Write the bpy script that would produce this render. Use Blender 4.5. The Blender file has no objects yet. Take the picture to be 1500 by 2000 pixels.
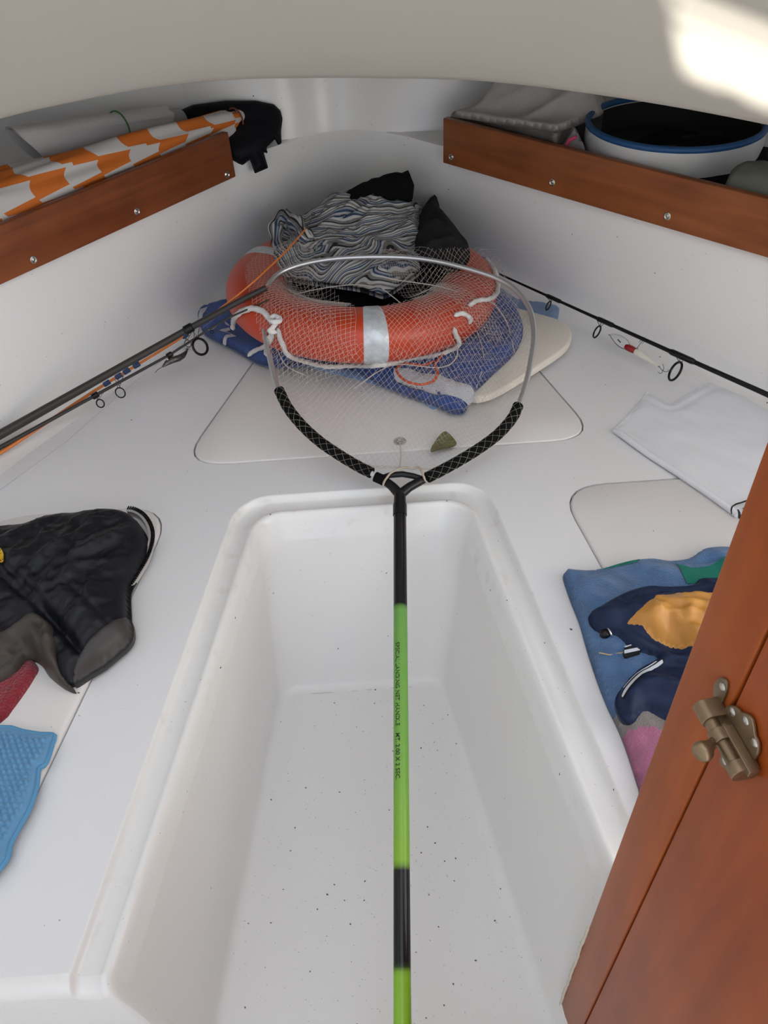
import bpy, bmesh, math, random
import numpy as np
from mathutils import Vector, Matrix
from mathutils.geometry import delaunay_2d_cdt

random.seed(7)
SC = bpy.context.scene
COL = SC.collection

# ------------------------------------------------------------------ camera
FPX = 1502.53
CAM = Vector((0.0436, 0.0, 0.96))
PITCH, ROLL, YAW = 0.7504, -0.0680, 0.0017
_f = Vector((math.sin(YAW) * math.cos(PITCH), math.cos(YAW) * math.cos(PITCH), -math.sin(PITCH)))
_r = Vector((math.cos(YAW), -math.sin(YAW), 0))
_u = _r.cross(_f)
CR = _r * math.cos(ROLL) + _u * math.sin(ROLL)
CU = -_r * math.sin(ROLL) + _u * math.cos(ROLL)
CF = _f
cd = bpy.data.cameras.new('camera')
cd.sensor_fit = 'HORIZONTAL'
cd.sensor_width = 36.0
cd.lens = 36.0 * FPX / 1500.0
cd.clip_start = 0.01
cam = bpy.data.objects.new('camera', cd)
COL.objects.link(cam)
m3 = Matrix((CR, CU, -CF)).transposed()
cam.matrix_world = Matrix.Translation(CAM) @ m3.to_4x4()
SC.camera = cam

# ------------------------------------------------------------------ world, sun, exposure
SC.view_settings.view_transform = 'Standard'
SC.view_settings.look = 'None'
SC.view_settings.gamma = 1.0
SC.view_settings.use_curve_mapping = False
SC.view_settings.exposure = 0.80
w = bpy.data.worlds.new('sky')
SC.world = w
w.use_nodes = True
w.node_tree.nodes['Background'].inputs[0].default_value = (0.885, 0.95, 1.09, 1)
w.node_tree.nodes['Background'].inputs[1].default_value = 1.0
SUNDIR = Vector((-0.62, -0.70, 0.22)).normalized()
sd = bpy.data.lights.new('sun', 'SUN')
sd.energy = 11.0
sd.angle = math.radians(0.9)
sd.color = (1.0, 0.97, 0.88)
so = bpy.data.objects.new('sun', sd)
COL.objects.link(so)
so.rotation_euler = SUNDIR.to_track_quat('Z', 'Y').to_euler()


# ------------------------------------------------------------------ pixel -> place helpers
def ray(px, py):
    return CF + CR * ((px - 750) / FPX) + CU * ((1000 - py) / FPX)


def at(px, py, z=0.0):
    d = ray(px, py)
    return CAM + d * ((z - CAM.z) / d.z)


def atp(px, py, o, n):
    d = ray(px, py)
    return CAM + d * ((Vector(o) - CAM).dot(n) / d.dot(n))


def depth(p):
    return (Vector(p) - CAM).dot(CF)


def ats(pts, z=0.0):
    out = []
    for p in pts:
        out.append(at(p[0], p[1], p[2] if len(p) > 2 else z))
    return out


# ------------------------------------------------------------------ numpy noise
_rng = np.random.RandomState(3)
_perm = _rng.permutation(512)
_ang = _rng.rand(512) * 2 * np.pi
_gx, _gy = np.cos(_ang), np.sin(_ang)


def pn(x, y, seed=0):
    x = np.asarray(x, float) + seed * 17.31
    y = np.asarray(y, float) + seed * 9.77
    xi = np.floor(x).astype(int)
    yi = np.floor(y).astype(int)
    fx, fy = x - xi, y - yi
    u = fx ** 3 * (fx * (fx * 6 - 15) + 10)
    v = fy ** 3 * (fy * (fy * 6 - 15) + 10)

    def g(ix, iy, dx, dy):
        h = _perm[(_perm[ix % 512] + iy) % 512]
        return _gx[h] * dx + _gy[h] * dy
    a = g(xi, yi, fx, fy)
    b = g(xi + 1, yi, fx - 1, fy)
    c = g(xi, yi + 1, fx, fy - 1)
    d = g(xi + 1, yi + 1, fx - 1, fy - 1)
    return (a + u * (b - a)) * (1 - v) + (c + u * (d - c)) * v


def sstep(x, a, b):
    t = np.clip((np.asarray(x, float) - a) / (b - a), 0, 1)
    return t * t * (3 - 2 * t)


def dist_poly(x, y, poly, closed=True):
    x = np.asarray(x, float)
    y = np.asarray(y, float)
    best = np.full(x.shape, 1e9)
    n = len(poly)
    for i in range(n if closed else n - 1):
        ax, ay = poly[i][0], poly[i][1]
        bx, by = poly[(i + 1) % n][0], poly[(i + 1) % n][1]
        dx, dy = bx - ax, by - ay
        L = dx * dx + dy * dy + 1e-12
        t = np.clip(((x - ax) * dx + (y - ay) * dy) / L, 0, 1)
        best = np.minimum(best, np.hypot(x - ax - t * dx, y - ay - t * dy))
    return best


def inside(x, y, poly):
    x = np.asarray(x, float)
    y = np.asarray(y, float)
    r = np.zeros(x.shape, bool)
    n = len(poly)
    for i in range(n):
        ax, ay = poly[i][0], poly[i][1]
        bx, by = poly[(i + 1) % n][0], poly[(i + 1) % n][1]
        c = ((ay > y) != (by > y))
        with np.errstate(divide='ignore', invalid='ignore'):
            xx = (bx - ax) * (y - ay) / (by - ay + 1e-15) + ax
        r ^= c & (x < xx)
    return r


# ------------------------------------------------------------------ materials
MATS = {}


def mat(name, col, rough=0.6, metal=0.0, bump=None, spec=0.5, var=None, trans=0.0, alpha=1.0, sheen=0.0):
    if name in MATS:
        return MATS[name]
    m = bpy.data.materials.new(name)
    m.use_nodes = True
    nt = m.node_tree
    b = nt.nodes['Principled BSDF']
    b.inputs['Base Color'].default_value = (*col, 1)
    b.inputs['Roughness'].default_value = rough
    b.inputs['Metallic'].default_value = metal
    b.inputs['Specular IOR Level'].default_value = spec
    if trans:
        b.inputs['Transmission Weight'].default_value = trans
    if alpha < 1:
        b.inputs['Alpha'].default_value = alpha
    if sheen:
        b.inputs['Sheen Weight'].default_value = sheen
    tc = nt.nodes.new('ShaderNodeTexCoord')
    if var:
        sc, amt = var
        n = nt.nodes.new('ShaderNodeTexNoise')
        n.inputs['Scale'].default_value = sc
        n.inputs['Detail'].default_value = 5
        nt.links.new(tc.outputs['Object'], n.inputs['Vector'])
        mr = nt.nodes.new('ShaderNodeMapRange')
        mr.inputs[1].default_value = 0.3
        mr.inputs[2].default_value = 0.7
        mr.inputs[3].default_value = 1 - amt
        mr.inputs[4].default_value = 1 + amt * 0.6
        nt.links.new(n.outputs['Fac'], mr.inputs[0])
        mx = nt.nodes.new('ShaderNodeMix')
        mx.data_type = 'RGBA'
        mx.blend_type = 'MULTIPLY'
        mx.inputs[0].default_value = 1
        mx.inputs[6].default_value = (*col, 1)
        nt.links.new(mr.outputs[0], mx.inputs[7])
        nt.links.new(mx.outputs[2], b.inputs['Base Color'])
    if bump:
        sc, st, dist = bump
        n2 = nt.nodes.new('ShaderNodeTexNoise')
        n2.inputs['Scale'].default_value = sc
        n2.inputs['Detail'].default_value = 4
        nt.links.new(tc.outputs['Object'], n2.inputs['Vector'])
        bp = nt.nodes.new('ShaderNodeBump')
        bp.inputs['Strength'].default_value = st
        bp.inputs['Distance'].default_value = dist
        nt.links.new(n2.outputs['Fac'], bp.inputs['Height'])
        nt.links.new(bp.outputs[0], b.inputs['Normal'])
    MATS[name] = m
    return m


def gelcoat(name, col, rough, specks=0.0, stain=0.0):
    m = mat(name, col, rough, bump=(9, 0.05, 0.004))
    nt = m.node_tree
    b = nt.nodes['Principled BSDF']
    tc = nt.nodes.new('ShaderNodeTexCoord')
    cur = None

    def mixin(fac, c, prev):
        mx = nt.nodes.new('ShaderNodeMix')
        mx.data_type = 'RGBA'
        nt.links.new(fac, mx.inputs[0])
        if prev is None:
            mx.inputs[6].default_value = (*col, 1)
        else:
            nt.links.new(prev, mx.inputs[6])
        mx.inputs[7].default_value = (*c, 1)
        return mx.outputs[2]
    # faint yellowing, broad
    n = nt.nodes.new('ShaderNodeTexNoise')
    n.inputs['Scale'].default_value = 3.0
    n.inputs['Detail'].default_value = 4
    nt.links.new(tc.outputs['Object'], n.inputs['Vector'])
    mr = nt.nodes.new('ShaderNodeMapRange')
    mr.inputs[1].default_value = 0.45
    mr.inputs[2].default_value = 0.75
    mr.inputs[4].default_value = 0.25
    nt.links.new(n.outputs['Fac'], mr.inputs[0])
    cur = mixin(mr.outputs[0], tuple(c * k for c, k in zip(col, (0.97, 0.94, 0.88))), cur)
    if specks:
        for sc, th, c, dens in ((70, 0.13, (0.08, 0.06, 0.05), 0.60), (190, 0.17, (0.30, 0.27, 0.24), 0.52)):
            mp = nt.nodes.new('ShaderNodeMapping')
            mp.inputs['Rotation'].default_value = (0, 0, 0.6)
            nt.links.new(tc.outputs['Object'], mp.inputs[0])
            nz = nt.nodes.new('ShaderNodeTexNoise')
            nz.inputs['Scale'].default_value = sc * 0.7
            nt.links.new(mp.outputs[0], nz.inputs['Vector'])
            ad = nt.nodes.new('ShaderNodeVectorMath')
            ad.operation = 'MULTIPLY_ADD'
            ad.inputs[1].default_value = (0.012, 0.012, 0.012)
            nt.links.new(nz.outputs['Color'], ad.inputs[0])
            nt.links.new(mp.outputs[0], ad.inputs[2])
            vo = nt.nodes.new('ShaderNodeTexVoronoi')
            vo.inputs['Scale'].default_value = sc
            nt.links.new(ad.outputs[0], vo.inputs['Vector'])
            lt = nt.nodes.new('ShaderNodeMapRange')
            lt.inputs[1].default_value = th
            lt.inputs[2].default_value = th * 0.6
            nt.links.new(vo.outputs['Distance'], lt.inputs[0])
            sp = nt.nodes.new('ShaderNodeSeparateColor')
            nt.links.new(vo.outputs['Color'], sp.inputs[0])
            gt = nt.nodes.new('ShaderNodeMath')
            gt.operation = 'GREATER_THAN'
            gt.inputs[1].default_value = 1 - specks * dens
            nt.links.new(sp.outputs[0], gt.inputs[0])
            ml = nt.nodes.new('ShaderNodeMath')
            ml.operation = 'MULTIPLY'
            nt.links.new(lt.outputs[0], ml.inputs[0])
            nt.links.new(gt.outputs[0], ml.inputs[1])
            cur = mixin(ml.outputs[0], c, cur)
    if stain:
        n3 = nt.nodes.new('ShaderNodeTexNoise')
        n3.inputs['Scale'].default_value = 26
        n3.inputs['Detail'].default_value = 8
        nt.links.new(tc.outputs['Object'], n3.inputs['Vector'])
        r3 = nt.nodes.new('ShaderNodeMapRange')
        r3.inputs[1].default_value = 0.58
        r3.inputs[2].default_value = 0.72
        r3.inputs[4].default_value = stain
        nt.links.new(n3.outputs['Fac'], r3.inputs[0])
        cur = mixin(r3.outputs[0], (0.50, 0.40, 0.30), cur)
    nt.links.new(cur, b.inputs['Base Color'])
    return m


def wood(name, c1, c2, rough=0.32, axis=0):
    if name in MATS:
        return MATS[name]
    m = bpy.data.materials.new(name)
    m.use_nodes = True
    nt = m.node_tree
    b = nt.nodes['Principled BSDF']
    tc = nt.nodes.new('ShaderNodeTexCoord')
    mp = nt.nodes.new('ShaderNodeMapping')
    s = [38.0, 38.0, 38.0]
    s[axis] = 3.0
    mp.inputs['Scale'].default_value = s
    nt.links.new(tc.outputs['Object'], mp.inputs[0])
    n = nt.nodes.new('ShaderNodeTexNoise')
    n.inputs['Scale'].default_value = 1.0
    n.inputs['Detail'].default_value = 7
    n.inputs['Distortion'].default_value = 0.5
    nt.links.new(mp.outputs[0], n.inputs['Vector'])
    n2 = nt.nodes.new('ShaderNodeTexNoise')
    n2.inputs['Scale'].default_value = 6
    n2.inputs['Detail'].default_value = 3
    nt.links.new(tc.outputs['Object'], n2.inputs['Vector'])
    ad = nt.nodes.new('ShaderNodeMath')
    ad.operation = 'ADD'
    nt.links.new(n.outputs['Fac'], ad.inputs[0])
    nt.links.new(n2.outputs['Fac'], ad.inputs[1])
    cr = nt.nodes.new('ShaderNodeValToRGB')
    cr.color_ramp.elements[0].position = 0.36
    cr.color_ramp.elements[0].color = (*c1, 1)
    cr.color_ramp.elements[1].position = 0.66
    cr.color_ramp.elements[1].color = (*c2, 1)
    mr = nt.nodes.new('ShaderNodeMath')
    mr.operation = 'MULTIPLY'
    mr.inputs[1].default_value = 0.5
    nt.links.new(ad.outputs[0], mr.inputs[0])
    nt.links.new(mr.outputs[0], cr.inputs[0])
    nt.links.new(cr.outputs[0], b.inputs['Base Color'])
    b.inputs['Roughness'].default_value = rough
    b.inputs['Specular IOR Level'].default_value = 0.22
    bp = nt.nodes.new('ShaderNodeBump')
    bp.inputs['Strength'].default_value = 0.04
    bp.inputs['Distance'].default_value = 0.002
    nt.links.new(n.outputs['Fac'], bp.inputs['Height'])
    nt.links.new(bp.outputs[0], b.inputs['Normal'])
    MATS[name] = m
    return m


def ramp_mat(name, attr, stops, rough=0.8, interp='CONSTANT', bump=None, sheen=0.0, period=1.0):
    """colour bands along a vertex attribute (a printed or woven pattern)"""
    m = mat(name, (0.5, 0.5, 0.5), rough, bump=bump, sheen=sheen)
    nt = m.node_tree
    at_ = nt.nodes.new('ShaderNodeAttribute')
    at_.attribute_name = attr
    src = at_.outputs['Fac']
    if period:
        fr = nt.nodes.new('ShaderNodeMath')
        fr.operation = 'FRACT'
        dv = nt.nodes.new('ShaderNodeMath')
        dv.operation = 'DIVIDE'
        dv.inputs[1].default_value = period
        nt.links.new(src, dv.inputs[0])
        nt.links.new(dv.outputs[0], fr.inputs[0])
        src = fr.outputs[0]
    cr = nt.nodes.new('ShaderNodeValToRGB')
    cr.color_ramp.interpolation = interp
    els = cr.color_ramp.elements
    while len(els) < len(stops):
        els.new(0.5)
    for e, (p, c) in zip(els, stops):
        e.position = p
        e.color = (*c, 1)
    nt.links.new(src, cr.inputs[0])
    nt.links.new(cr.outputs[0], nt.nodes['Principled BSDF'].inputs['Base Color'])
    return m


M_GEL = gelcoat('white_gelcoat', (0.83, 0.825, 0.83), 0.30, specks=0.02)
M_WELL = gelcoat('well_gelcoat', (0.80, 0.785, 0.765), 0.36, specks=0.34)
M_WELLW = gelcoat('well_side_gelcoat', (0.80, 0.785, 0.765), 0.34, specks=0.04)
M_LIP = gelcoat('lip_gelcoat', (0.84, 0.83, 0.81), 0.20, specks=0.1, stain=0.22)
M_HULL = gelcoat('hull_gelcoat', (0.90, 0.895, 0.88), 0.26, specks=0.05)
M_LID = gelcoat('lid_gelcoat', (0.80, 0.775, 0.755), 0.42, specks=0.03)
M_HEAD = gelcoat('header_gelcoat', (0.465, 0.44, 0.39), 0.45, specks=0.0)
M_GAP = mat('dark_gap', (0.12, 0.10, 0.09), 0.8)
M_BOARD = wood('varnished_mahogany', (0.165, 0.045, 0.018), (0.30, 0.092, 0.034), 0.30)
M_DOOR = wood('varnished_door_mahogany', (0.26, 0.065, 0.022), (0.40, 0.115, 0.036), 0.33, axis=2)
M_STEEL = mat('steel', (0.62, 0.60, 0.56), 0.28, 1.0)
M_BRASS = mat('dull_brass', (0.30, 0.215, 0.13), 0.42, 0.85, bump=(60, 0.2, 0.001), var=(25, 0.25))
M_BLACK = mat('black_plastic', (0.005, 0.005, 0.006), 0.30, spec=0.35)
M_FOAM = mat('black_foam', (0.004, 0.004, 0.004), 0.9, bump=(700, 0.3, 0.001), spec=0.15)
M_ALU = mat('aluminium', (0.66, 0.67, 0.68), 0.36, 0.75)


# ------------------------------------------------------------------ object helpers
def tag(o, label=None, cat=None, group=None, kind=None):
    if label:
        o['label'] = label
    if cat:
        o['category'] = cat
    if group:
        o['group'] = group
    if kind:
        o['kind'] = kind
    return o


def thing(name, label, cat, loc=(0, 0, 0), group=None, kind=None):
    o = bpy.data.objects.new(name, None)
    o.empty_display_size = 0.05
    COL.objects.link(o)
    o.location = loc
    return tag(o, label, cat, group, kind)


def link(name, me, m=None, parent=None, smooth=True, label=None):
    if m is not None:
        for k in (m if isinstance(m, (list, tuple)) else [m]):
            me.materials.append(k)
    if smooth:
        me.polygons.foreach_set('use_smooth', [True] * len(me.polygons))
    o = bpy.data.objects.new(name, me)
    COL.objects.link(o)
    if parent is not None:
        o.parent = parent
        o.matrix_parent_inverse = WM(parent).inverted()
    if label:
        o['label'] = label
    return o


def WM(o):
    """world matrix without a depsgraph update"""
    b = Matrix.LocRotScale(o.location, o.rotation_euler, o.scale)
    if o.parent is None:
        return b
    return WM(o.parent) @ o.matrix_parent_inverse @ b


def mesh(name, V, F, m=None, parent=None, smooth=True, label=None, mi=None, sharp=None):
    me = bpy.data.meshes.new(name)
    me.from_pydata([tuple(v) for v in V], [], F)
    me.update()
    o = link(name, me, m, parent, smooth, label)
    if mi is not None:
        me.polygons.foreach_set('material_index', mi)
    if sharp is not None:
        me.set_sharp_from_angle(angle=math.radians(sharp))
    return o


def fixn(o):
    bm = bmesh.new()
    bm.from_mesh(o.data)
    bmesh.ops.recalc_face_normals(bm, faces=bm.faces)
    bm.to_mesh(o.data)
    bm.free()
    return o


def spline(pts, n=8, closed=False):
    """Catmull-Rom through points (tuples of any size)"""
    P = [np.array(p, float) for p in pts]
    out = []
    N = len(P)
    rng = range(N) if closed else range(N - 1)
    for i in rng:
        p1, p2 = P[i], P[(i + 1) % N]
        p0 = P[i - 1] if (closed or i > 0) else 2 * p1 - p2
        p3 = P[(i + 2) % N] if (closed or i + 2 < N) else 2 * p2 - p1
        for k in range(n):
            t = k / n
            out.append(0.5 * ((2 * p1) + (-p0 + p2) * t + (2 * p0 - 5 * p1 + 4 * p2 - p3) * t * t + (-p0 + 3 * p1 - 3 * p2 + p3) * t ** 3))
    if not closed:
        out.append(P[-1])
    return out


def resamp(pts, step, closed=False):
    P = [np.array(p, float) for p in pts]
    if closed:
        P = P + [P[0]]
    d = [0.0]
    for a, b in zip(P[:-1], P[1:]):
        d.append(d[-1] + np.linalg.norm(b - a))
    n = max(2, int(round(d[-1] / step)))
    s = np.linspace(0, d[-1], n + 1)
    A = np.array(P)
    R = np.stack([np.interp(s, d, A[:, k]) for k in range(A.shape[1])], 1)
    return R[:-1] if closed else R


class MB:
    def __init__(self):
        self.V = []
        self.F = []
        self.MI = []

    def add(self, V, F, mi=0):
        b = len(self.V)
        self.V += [tuple(v) for v in V]
        self.F += [tuple(i + b for i in f) for f in F]
        self.MI += [mi] * len(F)

    def tube(self, pts, r, n=10, caps=True, closed=False, mi=0, flat=None):
        """tube along 3-D points; r number or list; flat=(up, sx, sy) gives an oval section"""
        P = [Vector(p) for p in pts]
        N = len(P)
        rad = r if isinstance(r, (list, tuple, np.ndarray)) else [r] * N
        T = []
        for i in range(N):
            a = P[i - 1] if (i > 0 or closed) else P[i]
            b = P[(i + 1) % N] if (i < N - 1 or closed) else P[i]
            t = (b - a)
            T.append(t.normalized() if t.length > 1e-9 else Vector((0, 0, 1)))
        up = Vector((0, 0, 1)) if abs(T[0].z) < 0.9 else Vector((1, 0, 0))
        x = T[0].cross(up).normalized()
        V, F = [], []
        for i in range(N):
            x = (x - T[i] * x.dot(T[i]))
            x = x.normalized() if x.length > 1e-6 else T[i].orthogonal().normalized()
            y = T[i].cross(x)
            for k in range(n):
                a = 2 * math.pi * k / n
                V.append(P[i] + (x * math.cos(a) + y * math.sin(a)) * rad[i])
        rings = N if closed else N - 1
        for i in range(rings):
            j = (i + 1) % N
            for k in range(n):
                k2 = (k + 1) % n
                F.append((i * n + k, i * n + k2, j * n + k2, j * n + k))
        if caps and not closed:
            F.append(tuple(range(n - 1, -1, -1)))
            F.append(tuple((N - 1) * n + k for k in range(n)))
        self.add(V, F, mi)
        return self

    def ring(self, c, nrm, R, r, n=28, m=8, mi=0):
        nrm = Vector(nrm).normalized()
        a = nrm.orthogonal().normalized()
        b = nrm.cross(a)
        self.tube([Vector(c) + (a * math.cos(t) + b * math.sin(t)) * R for t in [2 * math.pi * k / n for k in range(n)]], r, m, closed=True, mi=mi)
        return self

    def box(self, o, ex, ey, ez, bev=0.0):
        o, ex, ey, ez = Vector(o), Vector(ex), Vector(ey), Vector(ez)
        V = [o, o + ex, o + ex + ey, o + ey, o + ez, o + ex + ez, o + ex + ey + ez, o + ey + ez]
        F = [(0, 3, 2, 1), (4, 5, 6, 7), (0, 1, 5, 4), (1, 2, 6, 5), (2, 3, 7, 6), (3, 0, 4, 7)]
        self.add(V, F)
        return self

    def ball(self, c, r, sx=1, sy=1, sz=1, n=14, m=8, frame=None, mi=0):
        V, F = [], []
        fr = frame or (Vector((1, 0, 0)), Vector((0, 1, 0)), Vector((0, 0, 1)))
        c = Vector(c)
        for i in range(m + 1):
            th = math.pi * i / m
            for k in range(n):
                a = 2 * math.pi * k / n
                V.append(c + fr[0] * (r * sx * math.sin(th) * math.cos(a)) + fr[1] * (r * sy * math.sin(th) * math.sin(a)) + fr[2] * (r * sz * math.cos(th)))
        for i in range(m):
            for k in range(n):
                k2 = (k + 1) % n
                F.append((i * n + k, i * n + k2, (i + 1) * n + k2, (i + 1) * n + k))
        self.add(V, F, mi)
        return self

    def build(self, name, m=None, parent=None, smooth=True, label=None, sharp=40, bevel=0):
        o = mesh(name, self.V, self.F, m, parent, smooth, label, self.MI if isinstance(m, (list, tuple)) else None)
        fixn(o)
        if bevel:
            bv = o.modifiers.new('bevel', 'BEVEL')
            bv.width = bevel
            bv.segments = 3
            bv.limit_method = 'ANGLE'
        elif sharp:
            o.data.set_sharp_from_angle(angle=math.radians(sharp))
        return o


def obox(name, o, ex, ey, ez, m, parent=None, bevel=0.002, label=None, seg=3):
    """box built in its own axes (object coords follow ex, ey, ez), for wood grain"""
    ex, ey, ez = Vector(ex), Vector(ey), Vector(ez)
    o = Vector(o)
    if ex.cross(ey).dot(ez) < 0:
        o, ey = o + ey, -ey
    a, b, c = ex.length, ey.length, ez.length
    V = [(0, 0, 0), (a, 0, 0), (a, b, 0), (0, b, 0), (0, 0, c), (a, 0, c), (a, b, c), (0, b, c)]
    F = [(0, 3, 2, 1), (4, 5, 6, 7), (0, 1, 5, 4), (1, 2, 6, 5), (2, 3, 7, 6), (3, 0, 4, 7)]
    o_ = mesh(name, V, F, m, None, True, label)
    fixn(o_)
    R = Matrix((ex.normalized(), ey.normalized(), ez.normalized())).transposed().to_4x4()
    W = Matrix.Translation(Vector(o)) @ R
    if parent is not None:
        o_.parent = parent
        o_.matrix_parent_inverse = WM(parent).inverted()
    l, q, s = W.decompose()
    o_.location, o_.rotation_euler = l, q.to_euler()
    if bevel:
        bv = o_.modifiers.new('bevel', 'BEVEL')
        bv.width = bevel
        bv.segments = seg
    return o_


def tri_poly(poly, res, seed=1):
    """constrained triangulation of a polygon with an interior grid; returns xy, tris, n_boundary"""
    B = resamp([(p[0], p[1]) for p in poly], res, closed=True)
    xs = np.arange(B[:, 0].min(), B[:, 0].max(), res)
    ys = np.arange(B[:, 1].min(), B[:, 1].max(), res * 0.87)
    X, Y = np.meshgrid(xs, ys)
    X = X + (np.arange(len(ys)) % 2)[:, None] * res * 0.5
    X = X.ravel()
    Y = Y.ravel()
    rr = np.random.RandomState(seed)
    X = X + (rr.rand(len(X)) - .5) * res * 0.2
    Y = Y + (rr.rand(len(Y)) - .5) * res * 0.2
    k = inside(X, Y, B) & (dist_poly(X, Y, B) > res * 0.5)
    P = np.concatenate([B, np.stack([X[k], Y[k]], 1)])
    n = len(B)
    vs, es, fs, *_ = delaunay_2d_cdt([Vector(p) for p in P], [(i, (i + 1) % n) for i in range(n)], [], 1, 1e-7)
    return np.array([(v.x, v.y) for v in vs]), [tuple(f) for f in fs], n


def patch(name, poly, hf, res=0.008, m=None, parent=None, base=None, label=None, attrs=None, fmi=None):
    """a draped sheet with depth: outline poly (xy), top z = hf(x, y), sides down to base"""
    P, F, n = tri_poly(poly, res)
    x, y = P[:, 0], P[:, 1]
    z = hf(x, y)
    V = [(a, b, c) for a, b, c in zip(x, y, z)]
    F = [f if ((P[f[1]] - P[f[0]])[0] * (P[f[2]] - P[f[0]])[1] - (P[f[1]] - P[f[0]])[1] * (P[f[2]] - P[f[0]])[0]) > 0 else f[::-1] for f in F]
    mi = None
    if fmi is not None:
        cx = np.array([P[list(f)].mean(0) for f in F])
        mi = list(fmi(cx[:, 0], cx[:, 1]))
    if base is not None:
        nb = len(V)
        bx, by = x[:n], y[:n]
        bz = base(bx, by) if callable(base) else np.full(n, base)
        for a, b, c in zip(bx, by, bz):
            V.append((a, b, c))
        for i in range(n):
            j = (i + 1) % n
            F.append((i, nb + i, nb + j, j))
            if mi is not None:
                mi.append(0)
    o = mesh(name, V, F, m, parent, True, label, mi)
    if attrs:
        for an, fn in attrs.items():
            a = o.data.attributes.new(an, 'FLOAT', 'POINT')
            xx = np.array([v[0] for v in V])
            yy = np.array([v[1] for v in V])
            a.data.foreach_set('value', np.asarray(fn(xx, yy), np.float32))
    return o


def cloth(poly, z0, thick, edge=0.012, bulge=0.0, wide=0.08, folds=(), creases=(), base=None):
    """height function of a soft sheet; z0 number or function"""
    pl = [(p[0], p[1]) for p in poly]

    def hf(x, y):
        x = np.asarray(x, float)
        y = np.asarray(y, float)
        d = np.where(inside(x, y, pl), dist_poly(x, y, pl), 0)
        zz = z0(x, y) if callable(z0) else np.full(x.shape, float(z0))
        t = np.clip(d / edge, 0, 1)
        z = zz + thick * np.sqrt(np.clip(1 - (1 - t) ** 2, 0, 1))
        z = z + bulge * sstep(d, 0, wide)
        mk = sstep(d, 0, edge * 2.2)
        for f in folds:
            amp, sc, ang, an, sd = f[:5]
            sharp = f[5] if len(f) > 5 else 1
            ca, sa = math.cos(ang), math.sin(ang)
            u = (x * ca + y * sa) * sc / an
            v = (-x * sa + y * ca) * sc
            u, v = u + 0.55 * pn(u * .9 + 3, v * .9, sd + 5), v + 0.55 * pn(u * .9, v * .9 + 7, sd + 6)
            q = pn(u, v, sd)
            if sharp:
                q = 1 - 2.2 * np.abs(q)
                q = np.clip(q, -0.3, 1) ** 1 - 0.45
            z = z + amp * q * mk
        for pts, dep, wd in creases:
            dd = dist_poly(x, y, pts, closed=False)
            z = z - dep * np.exp(-(dd / wd) ** 2) * mk
        return z
    return hf


def decal(name, poly, hf, m, parent, off=0.0012, res=0.006, label=None):
    return patch(name, poly, lambda x, y: hf(x, y) + off, res, m, parent, None, label)


def W2(pts, z=0.0):
    return [(p.x, p.y) for p in ats(pts, z)]


def W2s(pts, z=0.0, n=4, closed=True):
    return [(p[0], p[1]) for p in spline(W2(pts, z), n, closed)]


# ================================================================== STRUCTURE
ZF = -0.38          # foot-well floor
YA = 0.30           # aft edge of the berths


def round_path(corners, radii, per=8):
    """open polyline with rounded inner corners"""
    P = [Vector((c[0], c[1])) for c in corners]
    out = [P[0]]
    for i in range(1, len(P) - 1):
        a, b, c = P[i - 1], P[i], P[i + 1]
        d1, d2 = (a - b).normalized(), (c - b).normalized()
        r = radii[i - 1]
        half = d1.angle(d2) / 2
        t = r / math.tan(half)
        p1, p2 = b + d1 * t, b + d2 * t
        ctr = b + (d1 + d2).normalized() * (r / math.sin(half))
        v1, v2 = p1 - ctr, p2 - ctr
        an = v1.angle_signed(v2)
        for k in range(per + 1):
            th = -an * k / per
            out.append(ctr + Vector((v1.x * math.cos(th) - v1.y * math.sin(th), v1.x * math.sin(th) + v1.y * math.cos(th))))
    out.append(P[-1])
    return out


def sub_path(corners, radii, nside=14, per=9):
    """rounded path whose straight runs are subdivided equally: matching vertex counts between rings"""
    p = round_path(corners, radii, per)
    ends = [0, 1, per + 1, per + 2, 2 * per + 2, 2 * per + 3]
    out = []
    segs = [(0, 1, nside), (per + 1, per + 2, nside), (2 * per + 2, 2 * per + 3, nside)]
    # straight, arc, straight, arc, straight
    def lin(a, b, n):
        return [a.lerp(b, k / n) for k in range(n)]
    out += lin(p[0], p[1], nside)
    out += p[1:per + 1]
    out += lin(p[per + 1], p[per + 2], nside)
    out += p[per + 2:2 * per + 2]
    out += lin(p[2 * per + 2], p[2 * per + 3], nside)
    out.append(p[2 * per + 3])
    return out


TOPC = [(-0.349, YA), (-0.229, 1.098), (0.240, 1.098), (0.347, YA)]
FLC = [(-0.268, YA), (-0.190, 0.928), (0.142, 0.928), (0.247, YA)]


def inset(c, d):
    (ax, ay), (bx, by), (cx, cy), (dx, dy) = c
    return [(ax + d, ay), (bx + d * 0.97, by - d), (cx - d * 0.97, cy - d), (dx - d, dy)]


rings = []
prof = [(0.0, 0.0), (0.0015, -0.0004), (0.003, -0.002), (0.0045, -0.008), (0.007, -0.0125), (0.011, -0.0142), (0.030, -0.0146),
        (0.033, -0.0122), (0.0355, -0.0102), (0.0385, -0.0098), (0.0420, -0.0115), (0.0460, -0.018), (0.0485, -0.028)]
LIPN = len(prof)
for off, z in prof:
    c = inset(TOPC, off)
    rings.append([(p.x, p.y, z) for p in sub_path(c, (0.075 - off * .5, 0.075 - off * .5))])
top = inset(TOPC, 0.050)
for t in (0.10, 0.3, 0.55, 0.8, 0.93):
    c = [(a[0] + (b[0] - a[0]) * t, a[1] + (b[1] - a[1]) * t) for a, b in zip(top, FLC)]
    z = -0.028 + (ZF + 0.022 + 0.028) * t
    r = 0.05 + (0.038 - 0.05) * t
    rings.append([(p.x, p.y, z) for p in sub_path(c, (r, r))])
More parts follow.
